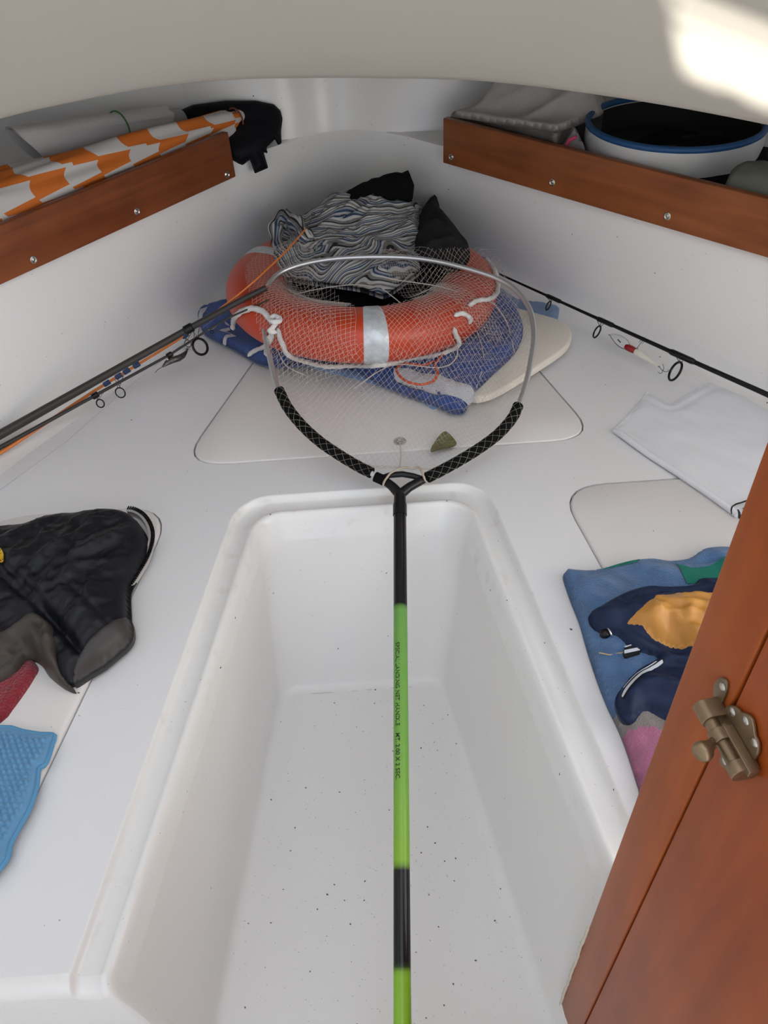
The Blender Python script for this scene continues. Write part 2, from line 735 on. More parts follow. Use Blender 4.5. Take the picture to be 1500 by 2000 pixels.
for off, z in ((0.000, ZF + 0.022), (0.003, ZF + 0.010), (0.008, ZF + 0.0035), (0.016, ZF + 0.0006), (0.022, ZF)):
    c = inset(FLC, off)
    rings.append([(p.x, p.y, z) for p in sub_path(c, (0.036, 0.036))])
NS = len(rings[0])
V, F, MI = [], [], []
for r_ in rings:
    V += r_
NW = len(rings)
for i in range(NW - 1):
    for k in range(NS - 1):
        a = i * NS + k
        F.append((a, a + NS, a + NS + 1, a + 1))
        MI.append(1 if i < LIPN else (3 if i < NW - 3 else 2))
# well floor, from the last ring, and on aft into the wheelhouse
last = (NW - 1) * NS
half = NS // 2
for k in range(half):
    a, b = last + k, last + k + 1
    c, d = last + NS - 2 - k, last + NS - 1 - k
    if b < c:
        F.append((a, d, c, b))
        MI.append(2)
# berth fronts: profile at the aft end rolled over and dropped to the sole
for side in (0, NS - 1):
    xs = [(-1.02 if side == 0 else 1.10, 0.0)] + [(rings[i][side][0], rings[i][side][2]) for i in range(NW)]
    rows = []
    for dy, dz in ((0, 0), (-0.006, -0.0012), (-0.013, -0.006), (-0.0175, -0.013), (-0.019, -0.022), (-0.02, -0.12), (-0.022, -0.5)):
        rows.append([(x, YA + dy, max(z + dz, ZF)) for x, z in xs])
    b0 = len(V)
    for r_ in rows:
        V += r_
    n = len(xs)
    for i in range(len(rows) - 1):
        for k in range(n - 1):
            q = (b0 + i * n + k, b0 + i * n + k + 1, b0 + (i + 1) * n + k + 1, b0 + (i + 1) * n + k)
            F.append(q if side == 0 else q[::-1])
            MI.append(1 if i < 4 else 3)
# sole of the wheelhouse
b0 = len(V)
V += [(-1.12, YA + 0.05, ZF - 0.0005), (1.12, YA + 0.05, ZF - 0.0005), (1.12, -1.8, ZF - 0.0005), (-1.12, -1.8, ZF - 0.0005)]
F.append((b0, b0 + 1, b0 + 2, b0 + 3)[::-1])
MI.append(2)
well = mesh('floor', V, F, [M_GEL, M_LIP, M_WELL, M_WELLW], None, True, 'white moulded foot well with raised lip between the berths', MI)
fixn(well)
tag(well, kind='structure')

# hull curves ---------------------------------------------------------------
BASE = spline([(-1.02, YA), (-0.98, 0.6), (-0.885, 0.98), (-0.76, 1.24), (-0.60, 1.50), (-0.445, 1.77), (-0.30, 2.02), (-0.14, 2.20), (0.02, 2.255),
               (0.18, 2.20), (0.36, 2.00), (0.53, 1.74), (0.70, 1.49), (0.87, 1.24), (1.0, 0.95), (1.07, 0.6), (1.10, YA)], 6)
LB0, LB1 = at(0, 557, .285), at(461, 345, .285)
RB0, RB1 = at(1500, 504, .285), at(865, 318, .285)


def along(a, b, t):
    return (a.x + (b.x - a.x) * t, a.y + (b.y - a.y) * t)


def offp(p, n, d):
    return (p[0] + n[0] * d, p[1] + n[1] * d)


LD = Vector((LB1.x - LB0.x, LB1.y - LB0.y)).normalized()
LN = Vector((-LD.y, LD.x))          # outboard, port
RD = Vector((RB1.x - RB0.x, RB1.y - RB0.y)).normalized()
RN = Vector((RD.y, -RD.x))          # outboard, starboard
BT = 0.018
le = along(LB0, LB1, 1.06)
re_ = along(RB0, RB1, 1.05)
UPC = [offp(along(LB0, LB1, t), LN, BT + 0.001) for t in (-1.6, -1.0, -0.5, 0.0, 0.5, 0.85, 1.0)] + [offp(le, LN, .01), (-0.155, 2.09), (-0.07, 2.155), (0.01, 2.175), (0.09, 2.15), (0.17, 2.085)] + \
      [offp(re_, RN, .012)] + [offp(along(RB0, RB1, t), RN, BT + 0.001) for t in (1.0, 0.85, 0.5, 0.0, -0.4, -0.8, -1.2)]
UPPER = spline(UPC, 6)
SHZ = 0.318


def match(curve, n):
    P = np.array([(p[0], p[1]) for p in curve])
    d = np.concatenate([[0], np.cumsum(np.hypot(*np.diff(P, axis=0).T))])
    s = np.linspace(0, d[-1], n)
    return np.stack([np.interp(s, d, P[:, 0]), np.interp(s, d, P[:, 1])], 1)


# match the two curves by polar angle about a point amidships
CEN = np.array([0.03, 0.9])
NH = 140


def by_angle(curve, angs):
    P = np.array([(p[0], p[1]) for p in spline(curve, 4)])
    A = np.arctan2(P[:, 0] - CEN[0], P[:, 1] - CEN[1])
    o = np.argsort(A)
    return np.stack([np.interp(angs, A[o], P[o, 0]), np.interp(angs, A[o], P[o, 1])], 1)


angs = np.linspace(-1.98, 1.98, NH)
angs_u = np.linspace(-1.62, 1.62, NH)
HB = by_angle(BASE, angs)
HU = by_angle(UPPER, angs)
# outboard hull above the shelf: shelf width grows from nothing at the stem
HO = []
for i in range(NH):
    p = HU[i]
    t = HU[min(i + 1, NH - 1)] - HU[max(i - 1, 0)]
    t = t / np.linalg.norm(t)
    n = np.array([-t[1], t[0]])
    wd = 0.42 * float(sstep(abs(p[0] - 0.005), 0.13, 0.40)) + 0.03 * float(sstep(abs(p[0] - .005), 0.08, .2))
    HO.append(p + n * wd)
HO = np.array(HO)
rows = []
fil = [(0.05, 0.0), (0.03, 0.002), (0.013, 0.009), (0.004, 0.021), (0.0, 0.04)]
nrm = []
for i in range(NH):
    t = HB[min(i + 1, NH - 1)] - HB[max(i - 1, 0)]
    t = t / np.linalg.norm(t)
    nrm.append(np.array([t[1], -t[0]]))
nrm = np.array(nrm)
for off, z in fil:
    b = HB + (HU - HB) * (z / SHZ)
    rows.append([(b[i][0] + nrm[i][0] * off, b[i][1] + nrm[i][1] * off, z) for i in range(NH)])
for z in (0.12, 0.2, SHZ - 0.012):
    b = HB + (HU - HB) * (z / SHZ)
    rows.append([(p[0], p[1], z) for p in b])
for k, (t, z) in enumerate(((0.006, SHZ - 0.003), (0.02, SHZ))):
    rows.append([tuple(HU[i] + (HO[i] - HU[i]) / max(np.linalg.norm(HO[i] - HU[i]), 1e-6) * min(t, np.linalg.norm(HO[i] - HU[i]))) + (z,) for i in range(NH)])
rows.append([(HO[i][0], HO[i][1], SHZ + 0.001) for i in range(NH)])
for z, k in ((0.36, 0.006), (0.5, 0.03), (0.64, 0.06), (0.80, 0.10)):
    rows.append([(HO[i][0] - nrm[i][0] * k, HO[i][1] - nrm[i][1] * k, z) for i in range(NH)])


def hull_part(name, i0, i1, label):
    V, F = [], []
    n = i1 - i0
    for r_ in rows:
        V += [tuple(p) for p in r_[i0:i1]]
    for j in range(len(rows) - 1):
        for k in range(n - 1):
            F.append((j * n + k, j * n + k + 1, (j + 1) * n + k + 1, (j + 1) * n + k))
    o = mesh(name, V, F, M_HULL, None, True, label)
    o.data.set_sharp_from_angle(angle=math.radians(50))
    return tag(o, kind='structure')


iL, iR = int(NH * 0.44), int(NH * 0.57)
hull_part('wall_left', 0, iL + 1, 'white hull side with side shelf left of the bow')
hull_part('wall_front', iL, iR + 1, 'white curved bow wall behind the orange lifebuoy')
hull_part('wall_right', iR, NH, 'white hull side with side shelf right of the bow')

# berth top with lid openings ----------------------------------------------


def round_poly(pts, rad, per=7):
    out = []
    n = len(pts)
    for i in range(n):
        a, b, c = Vector(pts[i - 1]), Vector(pts[i]), Vector(pts[(i + 1) % n])
        r = rad[i] if isinstance(rad, (list, tuple)) else rad
        d1, d2 = (a - b).normalized(), (c - b).normalized()
        p1, p2 = b + d1 * r, b + d2 * r
        for k in range(per + 1):
            t = k / per
            out.append(tuple(p1 * (1 - t) ** 2 + b * (2 * t * (1 - t)) + p2 * t * t))
    return out


LIDC = round_poly([(-0.355, 1.203), (0.480, 1.203), (0.385, 1.56), (0.25, 1.86), (-0.14, 1.86), (-0.240, 1.56)], [0.10, 0.09, .02, .12, .12, .02])
LIDL = round_poly([(-0.480, 0.35), (-0.348, 1.085), (-0.70, 1.085), (-0.86, 0.80), (-0.90, 0.35)], [0.05, 0.10, .1, .08, .05])
LIDR = round_poly([(0.372, 1.065), (0.475, 0.36), (0.93, 0.36), (0.90, 0.80), (0.74, 1.065)], [0.09, 0.05, .05, .08, .1])


def grow(poly, d):
    P = np.array(poly)
    n = len(P)
    A = 0.5 * np.sum(P[:, 0] * np.roll(P[:, 1], -1) - np.roll(P[:, 0], -1) * P[:, 1])
    s = 1 if A > 0 else -1
    T = np.roll(P, -1, 0) - np.roll(P, 1, 0)
    T = T / np.linalg.norm(T, axis=1)[:, None]
    N = np.stack([T[:, 1], -T[:, 0]], 1) * s
    return [tuple(p) for p in P + N * d]


bm = bmesh.new()


def loop(pts, z=0.0, close=True):
    vs = [bm.verts.new((p[0], p[1], z)) for p in pts]
    es = []
    for i in range(len(vs) if close else len(vs) - 1):
        es.append(bm.edges.new((vs[i], vs[(i + 1) % len(vs)])))
    return vs, es


outer = [(p[0], p[1]) for p in rows[0] if p[1] > YA + 0.0005]
lipo = [(p[0], p[1]) for p in rings[0]]
xl = rows[0][0][0]
border = [(-1.02, YA)] + outer + [(1.10, YA)] + lipo[::-1]
vs, es = loop(border)
alle = list(es)
holes = []
for L in (LIDC, LIDL, LIDR):
    v2, e2 = loop(grow(L, 0.0028))
    alle += e2
    holes.append((v2, e2))
bmesh.ops.triangle_fill(bm, use_beauty=True, use_dissolve=False, edges=alle, normal=(0, 0, 1))
for v2, e2 in holes:
    r_ = bmesh.ops.extrude_edge_only(bm, edges=e2)
    nv = [g for g in r_['geom'] if isinstance(g, bmesh.types.BMVert)]
    bmesh.ops.translate(bm, verts=nv, vec=(0, 0, -0.014))
    bmesh.ops.contextual_create(bm, geom=[g for g in r_['geom'] if isinstance(g, bmesh.types.BMEdge)])
bmesh.ops.recalc_face_normals(bm, faces=bm.faces)
me = bpy.data.meshes.new('floor_berth')
bm.to_mesh(me)
bm.free()
for i, p in enumerate(me.polygons):
    pass
berth = link('trim_1', me, M_GEL, None, False, 'smooth white moulded berth top around the foot well')
tag(berth, kind='structure')


def slab(name, poly, z0, z1, bev, m, label, cat, parent=None, res=None):
    """lid: flat plate with a rounded upper edge"""
    V, F = [], []
    rws = [(0.0, z0), (0.0, z1 - bev), (-bev * 0.3, z1 - bev * 0.35), (-bev, z1)]
    n = len(poly)
    for d, z in rws:
        V += [(p[0], p[1], z) for p in grow(poly, d)]
    for j in range(len(rws) - 1):
        for k in range(n):
            k2 = (k + 1) % n
            F.append((j * n + k, j * n + k2, (j + 1) * n + k2, (j + 1) * n + k))
    F.append(tuple((len(rws) - 1) * n + k for k in range(n)))
    F.append(tuple(range(n))[::-1])
    o = mesh(name, V, F, m, parent, True)
    fixn(o)
    o.data.set_sharp_from_angle(angle=math.radians(60))
    if cat:
        tag(o, label, cat)
    return o


lid_c = slab('locker_lid', LIDC, -0.013, 0.0015, 0.004, M_LID, 'cream locker lid set into the berth under the landing net', 'lid')
lid_l = slab('locker_lid', LIDL, -0.013, 0.007, 0.006, M_LID, 'cream locker lid under the black puffer jacket', 'lid')
lid_r = slab('locker_lid', LIDR, -0.013, 0.0015, 0.004, M_LID, 'cream locker lid partly under the blue beach towel', 'lid')
# finger hole of the centre lid
fh = at(781, 862, 0.0015)
MB().ring(fh, (0, 0, 1), 0.012, 0.0016, 24, 6).build('finger_hole_rim', mat('dirty_rim', (0.45, 0.40, 0.36), 0.6), lid_c)
_fhd = [(fh.x + 0.011 * math.cos(a), fh.y + 0.011 * math.sin(a)) for a in np.linspace(0, 2 * math.pi, 20, endpoint=False)]
patch('finger_hole_dirt', _fhd, lambda x, y: np.full(x.shape, 0.0019), 0.003, mat('finger_dirt', (0.52, 0.47, 0.43), 0.8, var=(300, 0.8)), lid_c)

# header of the cuddy opening and the deck head ------------------------------


def header_pt(px, py):
    d = ray(px, py)
    lo, hi = 0.3, 3.0
    for _ in range(50):
        t = (lo + hi) / 2
        p = CAM + d * t
        if p.y > 1.42 - 0.42 * (p.x - .02) ** 2:
            hi = t
        else:
            lo = t
    return CAM + d * lo


hp = [(-420, 380), (-200, 297), (0, 236), (150, 202), (300, 175), (450, 160), (600, 156.5), (750, 157), (925, 161.5), (1100, 180), (1300, 210), (1500, 248), (1700, 292), (1950, 355)]
edge = [Vector(p) for p in spline([tuple(header_pt(*p)) for p in hp], 5)]
V, F = [], []
hrows = [(-0.46, 0.46), (-0.28, 0.28), (-0.14, 0.14), (-0.048, 0.048), (-0.010, 0.011), (0.001, 0.004), (0.009, 0.001), (0.018, 0.0), (0.05, 0.012), (0.14, 0.06), (0.3, 0.09), (1.5, 0.10)]
n = len(edge)
for dy, dz in hrows:
    for p in edge:
        z = p.z + dz
        V.append((p.x, p.y + dy, z))
for j in range(len(hrows) - 1):
    for k in range(n - 1):
        F.append((j * n + k, j * n + k + 1, (j + 1) * n + k + 1, (j + 1) * n + k))
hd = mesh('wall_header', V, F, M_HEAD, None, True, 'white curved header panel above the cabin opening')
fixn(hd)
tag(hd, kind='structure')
mesh('ceiling', [(-1.6, 1.25, .80), (1.6, 1.25, .80), (1.6, 2.7, .80), (-1.6, 2.7, .80)], [(0, 1, 2, 3)], M_HULL, None, False, 'white underside of the foredeck over the bow')
tag(bpy.data.objects['ceiling'], kind='structure')

# wheelhouse around the camera (out of the picture): roof, sides with windows, open aft
M_WH = mat('wheelhouse_liner', (0.74, 0.73, 0.70), 0.5)


def wall_strip(name, boxes, label):
    mb = MB()
    for b in boxes:
        (x0, x1), (y0, y1), (z0, z1) = b
        mb.box((x0, y0, z0), (x1 - x0, 0, 0), (0, y1 - y0, 0), (0, 0, z1 - z0))
    o = mb.build(name, M_WH, None, False, label, sharp=0)
    return tag(o, kind='structure')


# window through which the patch of sun falls on the header
def head_hit(px, py):
    """where a line of sight meets the leaning header"""
    d = ray(px, py)
    best = None
    for k in range(4000):
        t = 0.6 + k * 0.0004
        p = CAM + d * t
        ye = 1.42 - 0.42 * (p.x - .02) ** 2
        e = min(edge, key=lambda q: abs(q.x - p.x))
        if p.y >= ye - (p.z - e.z):
            return p
    return p


def to_window(px, py):
    p = head_hit(px, py)
    return p + SUNDIR * ((-1.17 - p.x) / SUNDIR.x)


wq = [to_window(*q) for q in [(1306, 95), (1335, 150), (1430, 25), (1500, 190), (1600, 120)]]
WY0, WY1 = min(q.y for q in wq), max(q.y for q in wq)
WZ0, WZ1 = min(q.z for q in wq), max(q.z for q in wq)
bar = to_window(1440, 80)
blk = to_window(1425, 178)
wall_strip('wall_port', [((-1.19, -1.15), (-1.7, WY0), (ZF, 1.75)), ((-1.19, -1.15), (WY1, 1.25), (ZF, 1.75)),
                         ((-1.19, -1.15), (WY0, WY1), (ZF, WZ0)), ((-1.19, -1.15), (WY0, WY1), (WZ1, 1.75)),
                         ((-1.18, -1.16), (WY0, WY1), (bar.z - .004, bar.z + .003)), ((-1.18, -1.16), (blk.y - .012, blk.y + .014), (WZ0, blk.z + .004))], 'white wheelhouse side with a small barred window on the left')
wall_strip('wall_starboard', [((1.15, 1.19), (-1.7, 1.25), (ZF, 0.75)), ((1.15, 1.19), (-1.7, -1.5), (.75, 1.75)), ((1.15, 1.19), (1.1, 1.25), (.75, 1.75)),
                              ((1.15, 1.19), (-1.5, 1.1), (1.5, 1.75))], 'white wheelhouse side with a long window on the right')
RX0, RX1, RY0, RY1 = -0.60, 0.60, -0.60, 0.60       # roof opening added to send light down onto the berths and well
wall_strip('ceiling_wheelhouse', [((-1.19, RX0), (-1.7, 1.35), (1.75, 1.79)), ((RX1, 1.19), (-1.7, 1.35), (1.75, 1.79)), ((RX0, RX1), (-1.7, RY0), (1.75, 1.79)), ((RX0, RX1), (RY1, 1.35), (1.75, 1.79)),
                                  ((-1.95, -1.15), (-0.4, 2.7), (0.78, 0.80)), ((1.15, 1.95), (-0.4, 2.7), (0.78, 0.80)),  # side decks and panels added to keep stray sun out of the cuddy
                                  ((-1.95, -1.15), (-0.4, -0.36), (ZF, 0.80)), ((1.15, 1.95), (-0.4, -0.36), (ZF, 0.80)), ((-1.99, -1.95), (-0.4, 2.7), (ZF, 0.80)), ((1.95, 1.99), (-0.4, 2.7), (ZF, 0.80))], 'white wheelhouse roof with an opening added for light and side decks added to block stray sun')
wall_strip('wall_aft', [((-1.19, -0.90), (-1.74, -1.7), (ZF, 1.75)), ((0.05, 1.19), (-1.74, -1.7), (ZF, 0.95)), ((-1.19, 1.19), (-1.74, -1.7), (1.6, 1.75)),  # bulkhead added to cut aft light, doorway placed to brighten starboard
                        ((0.05, 0.12), (-1.74, -1.7), (.95, 1.6)), ((1.1, 1.19), (-1.74, -1.7), (.95, 1.6))], 'white wheelhouse bulkhead added to limit the light with an open doorway')

# ================================================================== WOODWORK


def screw(name, p, n, r, parent):
    n = Vector(n).normalized()
    mb = MB()
    mb.ring(p + n * 0.0008, n, r, r * 0.35, 20, 6)
    fr = (n.orthogonal().normalized(), n.cross(n.orthogonal().normalized()), n)
    mb.ball(p + n * 0.0006, r * 0.8, 1, 1, 0.35, 14, 6, fr)
    o = mb.build(name, M_STEEL, parent)
    a = n.orthogonal().normalized()
    MB().box(p + n * (r * 0.28) - a * r * .5 - n.cross(a) * r * .09, a * r, n.cross(a) * r * .18, n * r * .03).build('slot', M_GAP, o, False, sharp=0)
    return o


def side_board(d, nout, b0, zb, px_top, t0, t1, label, screws, m=None):
    nin = Vector((-nout.x, -nout.y, 0))
    zt = atp(px_top[0], px_top[1], b0, nin).z
    p0 = Vector((b0.x, b0.y, zb))
    D3 = Vector((d.x, d.y, 0))
    root = thing('shelf_board', label, 'board', p0 + D3 * 0.3, group='wooden boards along the side shelves')
    o = obox('board_plank', p0 + D3 * t0, D3 * (t1 - t0), -nin * BT, Vector((0, 0, zt - zb)), m or M_BOARD, root, 0.0022)
    for px, py in screws:
        screw('screw', atp(px, py, b0, nin), nin, 0.0058, root)
    return zt


lenL = (LB1 - LB0).to_2d().length
lenR = (RB1 - RB0).to_2d().length
ztL = side_board(LD, LN, LB0, .285, (440, 260), -0.55, lenL, 'varnished mahogany board below the rolled orange and white fabric', [(65, 507), (267, 413), (443, 341)])
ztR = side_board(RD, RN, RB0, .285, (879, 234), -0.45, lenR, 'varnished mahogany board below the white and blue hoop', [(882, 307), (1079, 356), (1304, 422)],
                 wood('varnished_lit_mahogany', (0.20, 0.060, 0.021), (0.37, 0.122, 0.042), 0.30))  # same mahogany lightened: the stronger light on this side is in the colour

# door -----------------------------------------------------------------------
DA = math.radians(7)
DD = Vector((math.sin(DA), -math.cos(DA), 0))      # along the leaf, towards the camera
DN = Vector((-math.cos(DA), -math.sin(DA), 0))     # out of the leaf, towards the passage
E0 = at(1088, 1982, ZF)
ZT = 0.83
door = thing('door_1', 'open varnished mahogany door with a brass barrel bolt', None, E0, kind='structure')
obox('door_stile', E0 + Vector((0, 0, -.02)), Vector((0, 0, ZT - ZF + .02)), DD * 0.0515, -DN * 0.02, wood('varnished_stile_mahogany', (0.27, 0.055, 0.010), (0.41, 0.100, 0.017), 0.36, axis=0), door, 0.0018)
obox('door_leaf', E0 + DD * 0.0532 + Vector((0, 0, -.02)) - DN * 0.001, Vector((0, 0, ZT - ZF + .02)), DD * 0.55, -DN * 0.019, wood('varnished_leaf_mahogany', (0.26, 0.048, 0.008), (0.40, 0.085, 0.013), 0.36, axis=0), door, 0.0018)
obox('door_core', E0 + DD * 0.04 + Vector((0, 0, -.02)) - DN * 0.006, Vector((0, 0, ZT - ZF + .02)), DD * 0.03, -DN * 0.01, M_GAP, door, 0)
# bead of sealant where the stile meets the moulding
sp = [E0 + DD * -0.001 + Vector((0, 0, z)) + DN * (0.0015 * math.sin(z * 70) * 0.6) for z in np.linspace(0.0, 0.36, 30)]
MB().tube(sp, [0.0018 + 0.0012 * abs(math.sin(k * 1.7)) for k in range(30)], 6).build('sealant_bead', mat('sealant', (0.62, 0.57, 0.46), 0.6), door)


def dp(px, py, off=0.0):
    return atp(px, py, E0 + DN * off, DN)


bolt = MB()
plate = [dp(*p) for p in [(1424, 1379), (1434, 1377), (1444, 1381), (1452, 1390), (1464, 1393), (1474, 1404), (1478, 1420), (1480, 1436), (1486, 1450), (1486, 1468), (1478, 1484), (1470, 1500), (1460, 1517),
                          (1449, 1523), (1439, 1517), (1433, 1505), (1421, 1501), (1412, 1491), (1411, 1480), (1416, 1465), (1412, 1440), (1408, 1410), (1414, 1390)]]


def prism(mb, pts, n, t):
    k = len(pts)
    V = [p for p in pts] + [p + n * t for p in pts]
    F = [tuple(range(k)), tuple(range(k, 2 * k))] + [(i, (i + 1) % k, (i + 1) % k + k, i + k) for i in range(k)]
    mb.add(V, F)


prism(bolt, [Vector(p) for p in spline([tuple(q) for q in plate], 3, True)], DN, 0.0022)
bp = bolt.build('barrel_bolt', M_BRASS, door, True, 'dull brass barrel bolt', bevel=0.0007)
ax = DD
zb_ = dp(1445, 1470).z
rod0 = dp(1372, 1383, 0.011)
rod1 = dp(1452, 1518, 0.011)
axis = Vector((rod1.x - rod0.x, rod1.y - rod0.y, 0)).normalized()
LEN = (rod1 - rod0).length
zc = (rod0.z + rod1.z) / 2
r0 = Vector((rod0.x, rod0.y, zc))
MB().tube([r0 + axis * 0.004, r0 + axis * (LEN * .93)], 0.0046, 16).build('bolt_rod', M_BRASS, bp, sharp=50)


def guide(name, t, wlen, parent):
    """square-shouldered loop round the rod, standing off the plate"""
    mb = MB()
    c = r0 + axis * t
    U = Vector((0, 0, 1))
    sec = []
    for k in range(11):
        a = -math.pi / 2 + math.pi * k / 10
        sec.append(DN * (0.0062 * math.cos(a)) + U * (0.0065 * math.sin(a)))
    sec = [DN * (-0.0105) - U * 0.0065] + sec + [DN * (-0.0105) + U * 0.0065]
    k = len(sec)
    V = [c + s for s in sec] + [c + s + axis * wlen for s in sec]
    F = [tuple(range(k)), tuple(range(k, 2 * k))] + [(i, (i + 1) % k, (i + 1) % k + k, i + k) for i in range(k)]
    mb.add(V, F)
    return mb.build(name, M_BRASS, parent, True, bevel=0.0006)


kp = guide('bolt_keeper', -0.002, 0.0135, bp)
ear = [dp(*p) for p in [(1398, 1352), (1401, 1333), (1408, 1324), (1417, 1323), (1424, 1330), (1425, 1345), (1419, 1364), (1412, 1376), (1404, 1368)]]
eb = MB()
prism(eb, [Vector(p) for p in spline([tuple(q) for q in ear], 3, True)], DN, 0.0022)
eb.build('keeper_plate', M_BRASS, bp, True, bevel=0.0006)
guide('bolt_guide', 0.0185, 0.0085, bp)
guide('bolt_guide', LEN * 0.80, 0.0085, bp)
# rib of the body above the rod
MB().box(r0 + axis * 0.019 - DN * 0.0088 + Vector((0, 0, 0.0020)), axis * (LEN * .80 - 0.008), DN * 0.0068, Vector((0, 0, 0.0052))).build('bolt_body', M_BRASS, bp, True, bevel=0.0006)
# knob
kn0 = r0 + axis * (LEN * 0.42)
kn1 = dp(1366, 1474, 0.030)
kd = (kn1 - kn0)
kt = [0, .25, .45, .6, .72, .85, .95, 1.0]
MB().tube([kn0 + kd * t for t in kt], [.0028, .0026, .0030, .0046, .0062, .0068, .0062, .0045], 18).build('bolt_knob', M_BRASS, bp, sharp=60)
for px, py in [(1411, 1342), (1430, 1390), (1456, 1408), (1473, 1451), (1416, 1486), (1446, 1514)]:
    n = DN
    p = dp(px, py, 0.0022)
    mb = MB().ball(p, 0.0031, 1, 1, 0.4, 14, 6, (n.orthogonal().normalized(), n.cross(n.orthogonal().normalized()), n))
    mb.build('screw', M_STEEL, bp)

# ================================================================== PILE AT THE BOW
M_TERRY_LB = mat('light_blue_terry', (0.20, 0.33, 0.56), 0.95, bump=(420, 0.9, 0.004), var=(40, 0.18), sheen=0.3)
M_TERRY_B = mat('royal_blue_terry', (0.030, 0.088, 0.33), 0.95, bump=(420, 0.8, 0.004), var=(30, 0.22), sheen=0.25)
M_WPRINT = mat('white_terry', (0.66, 0.68, 0.72), 0.95, bump=(420, 0.8, 0.004))
M_ORANGE = mat('orange_plastic', (0.60, 0.060, 0.018), 0.36, var=(4, 0.10), bump=(60, 0.05, 0.002))
M_ROPE = mat('white_rope', (0.74, 0.72, 0.69), 0.85)
M_BLK1 = mat('black_cotton', (0.005, 0.005, 0.006), 0.95, bump=(300, 0.4, 0.002), spec=0.15)
M_BLK2 = mat('charcoal_fleece', (0.022, 0.020, 0.021), 0.9, bump=(200, 0.3, 0.002), spec=0.2)

# light blue towel, undermost
tl = W2s([(440, 620), (500, 675), (570, 705), (650, 728), (720, 746), (780, 766), (822, 782), (846, 799), (862, 790), (880, 797), (905, 770), (960, 700), (1005, 668), (1080, 639), (1086, 637), (1087, 634), (1093, 604), (1093, 601), (1089, 600), (1050, 592), (1010, 585), (930, 540), (700, 480), (500, 540)], 0.004, 3)
h_tl = cloth(tl, 0.003, 0.010, 0.010, folds=[(0.006, 22, 0.5, 2.2, 3), (0.002, 60, 0.2, 2, 5)])
t_ = patch('towel', tl, h_tl, 0.009, M_TERRY_LB, None, 0.0005)
tag(t_, 'light blue terry towel undermost in the pile below the lifebuoy', 'towel')

# loose cream lid lying on it
ll = W2s([(915, 782), (945, 783), (985, 766), (1040, 731), (1098, 692), (1115, 668), (1114, 650), (1096, 634), (1050, 620), (1011, 610), (960, 600), (880, 620), (840, 700), (860, 760)], 0.018, 3)
loose = slab('loose_lid', ll, 0.015, 0.031, 0.006, mat('cream_lid', (0.80, 0.74, 0.65), 0.45, bump=(30, .1, .002)), 'loose cream board with rounded corners under the blue towels', 'lid')

# royal blue towel spread under the ring
tb = W2s([(384, 606), (392, 592), (420, 585), (455, 575), (520, 540), (640, 520), (780, 505), (880, 480), (922, 470), (952, 490), (966, 520), (975, 556), (992, 590), (1012, 615), (1021, 645), (1016, 675), (998, 702), (965, 733), (935, 762), (918, 775), (906, 795), (880, 794), (850, 780), (800, 762), (740, 740), (680, 722), (600, 712), (540, 708), (500, 698), (455, 672), (420, 655), (394, 638)], 0.030, 3)


def zsup(x, y):
    # rests on the light towel, steps up over the loose lid and down to the berth at the left
    d = np.where(inside(x, y, ll), dist_poly(x, y, ll), -dist_poly(x, y, ll))
    r_ = np.hypot(x - 0.03, y - 1.70)
    return 0.012 + 0.021 * sstep(d, -0.03, 0.006) + 0.004 + 0.022 * (1 - sstep(r_, 0.20, 0.30))


h_tb = cloth(tb, zsup, 0.012, 0.010, folds=[(0.012, 11, 2.4, 2.5, 11), (0.005, 26, 2.2, 2.4, 12)],
             creases=[(W2([(640, 712), (760, 735), (860, 768)], .03), 0.006, 0.006)])
towel_b = patch('beach_towel', tb, h_tb, 0.008, M_TERRY_B, None, lambda x, y: zsup(x, y) - 0.004)
tag(towel_b, 'royal blue beach towel with white prints spread under the orange lifebuoy', 'towel')
decal('white_stripe', W2s([(770, 722), (815, 725), (870, 748), (925, 766), (917, 781), (880, 774), (830, 757), (780, 740)], .035, 3), h_tb, M_WPRINT, towel_b)
decal('white_print', W2([(427, 641), (447, 636), (449, 641), (441, 645), (462, 655), (444, 657), (437, 663), (432, 659), (441, 652), (452, 651), (431, 643)], .035), h_tb, M_WPRINT, towel_b, 0.002, 0.003)
decal('white_print', W2([(386, 618), (391, 603), (405, 597), (398, 612), (395, 624), (389, 630)], .03), h_tb, M_WPRINT, towel_b, 0.002, 0.004)
decal('white_print', W2([(438, 625), (447, 630), (447, 633), (440, 631)], .035), h_tb, M_WPRINT, towel_b, 0.002, 0.003)

# lifebuoy ---------------------------------------------------------------
LC = Vector((0.031, 1.695, 0.112))
LR, LA_, LBb = 0.251, 0.066, 0.052
TX, TY = -0.06, 0.055


def ring_pt(u, v, grow_=0.0):
    a, b = LA_ + grow_, LBb + grow_
    # flattened oval section
    cv, sv = math.cos(v), math.sin(v)
    e = 0.82
    x = (LR + a * math.copysign(abs(cv) ** e, cv)) * math.cos(u)
    y = (LR + a * math.copysign(abs(cv) ** e, cv)) * math.sin(u)
    z = b * math.copysign(abs(sv) ** e, sv)
    x, z = x * math.cos(TY) + z * math.sin(TY), -x * math.sin(TY) + z * math.cos(TY)
    y2, z2 = y * math.cos(TX) - z * math.sin(TX), y * math.sin(TX) + z * math.cos(TX)
    return LC + Vector((x, y2, z2))


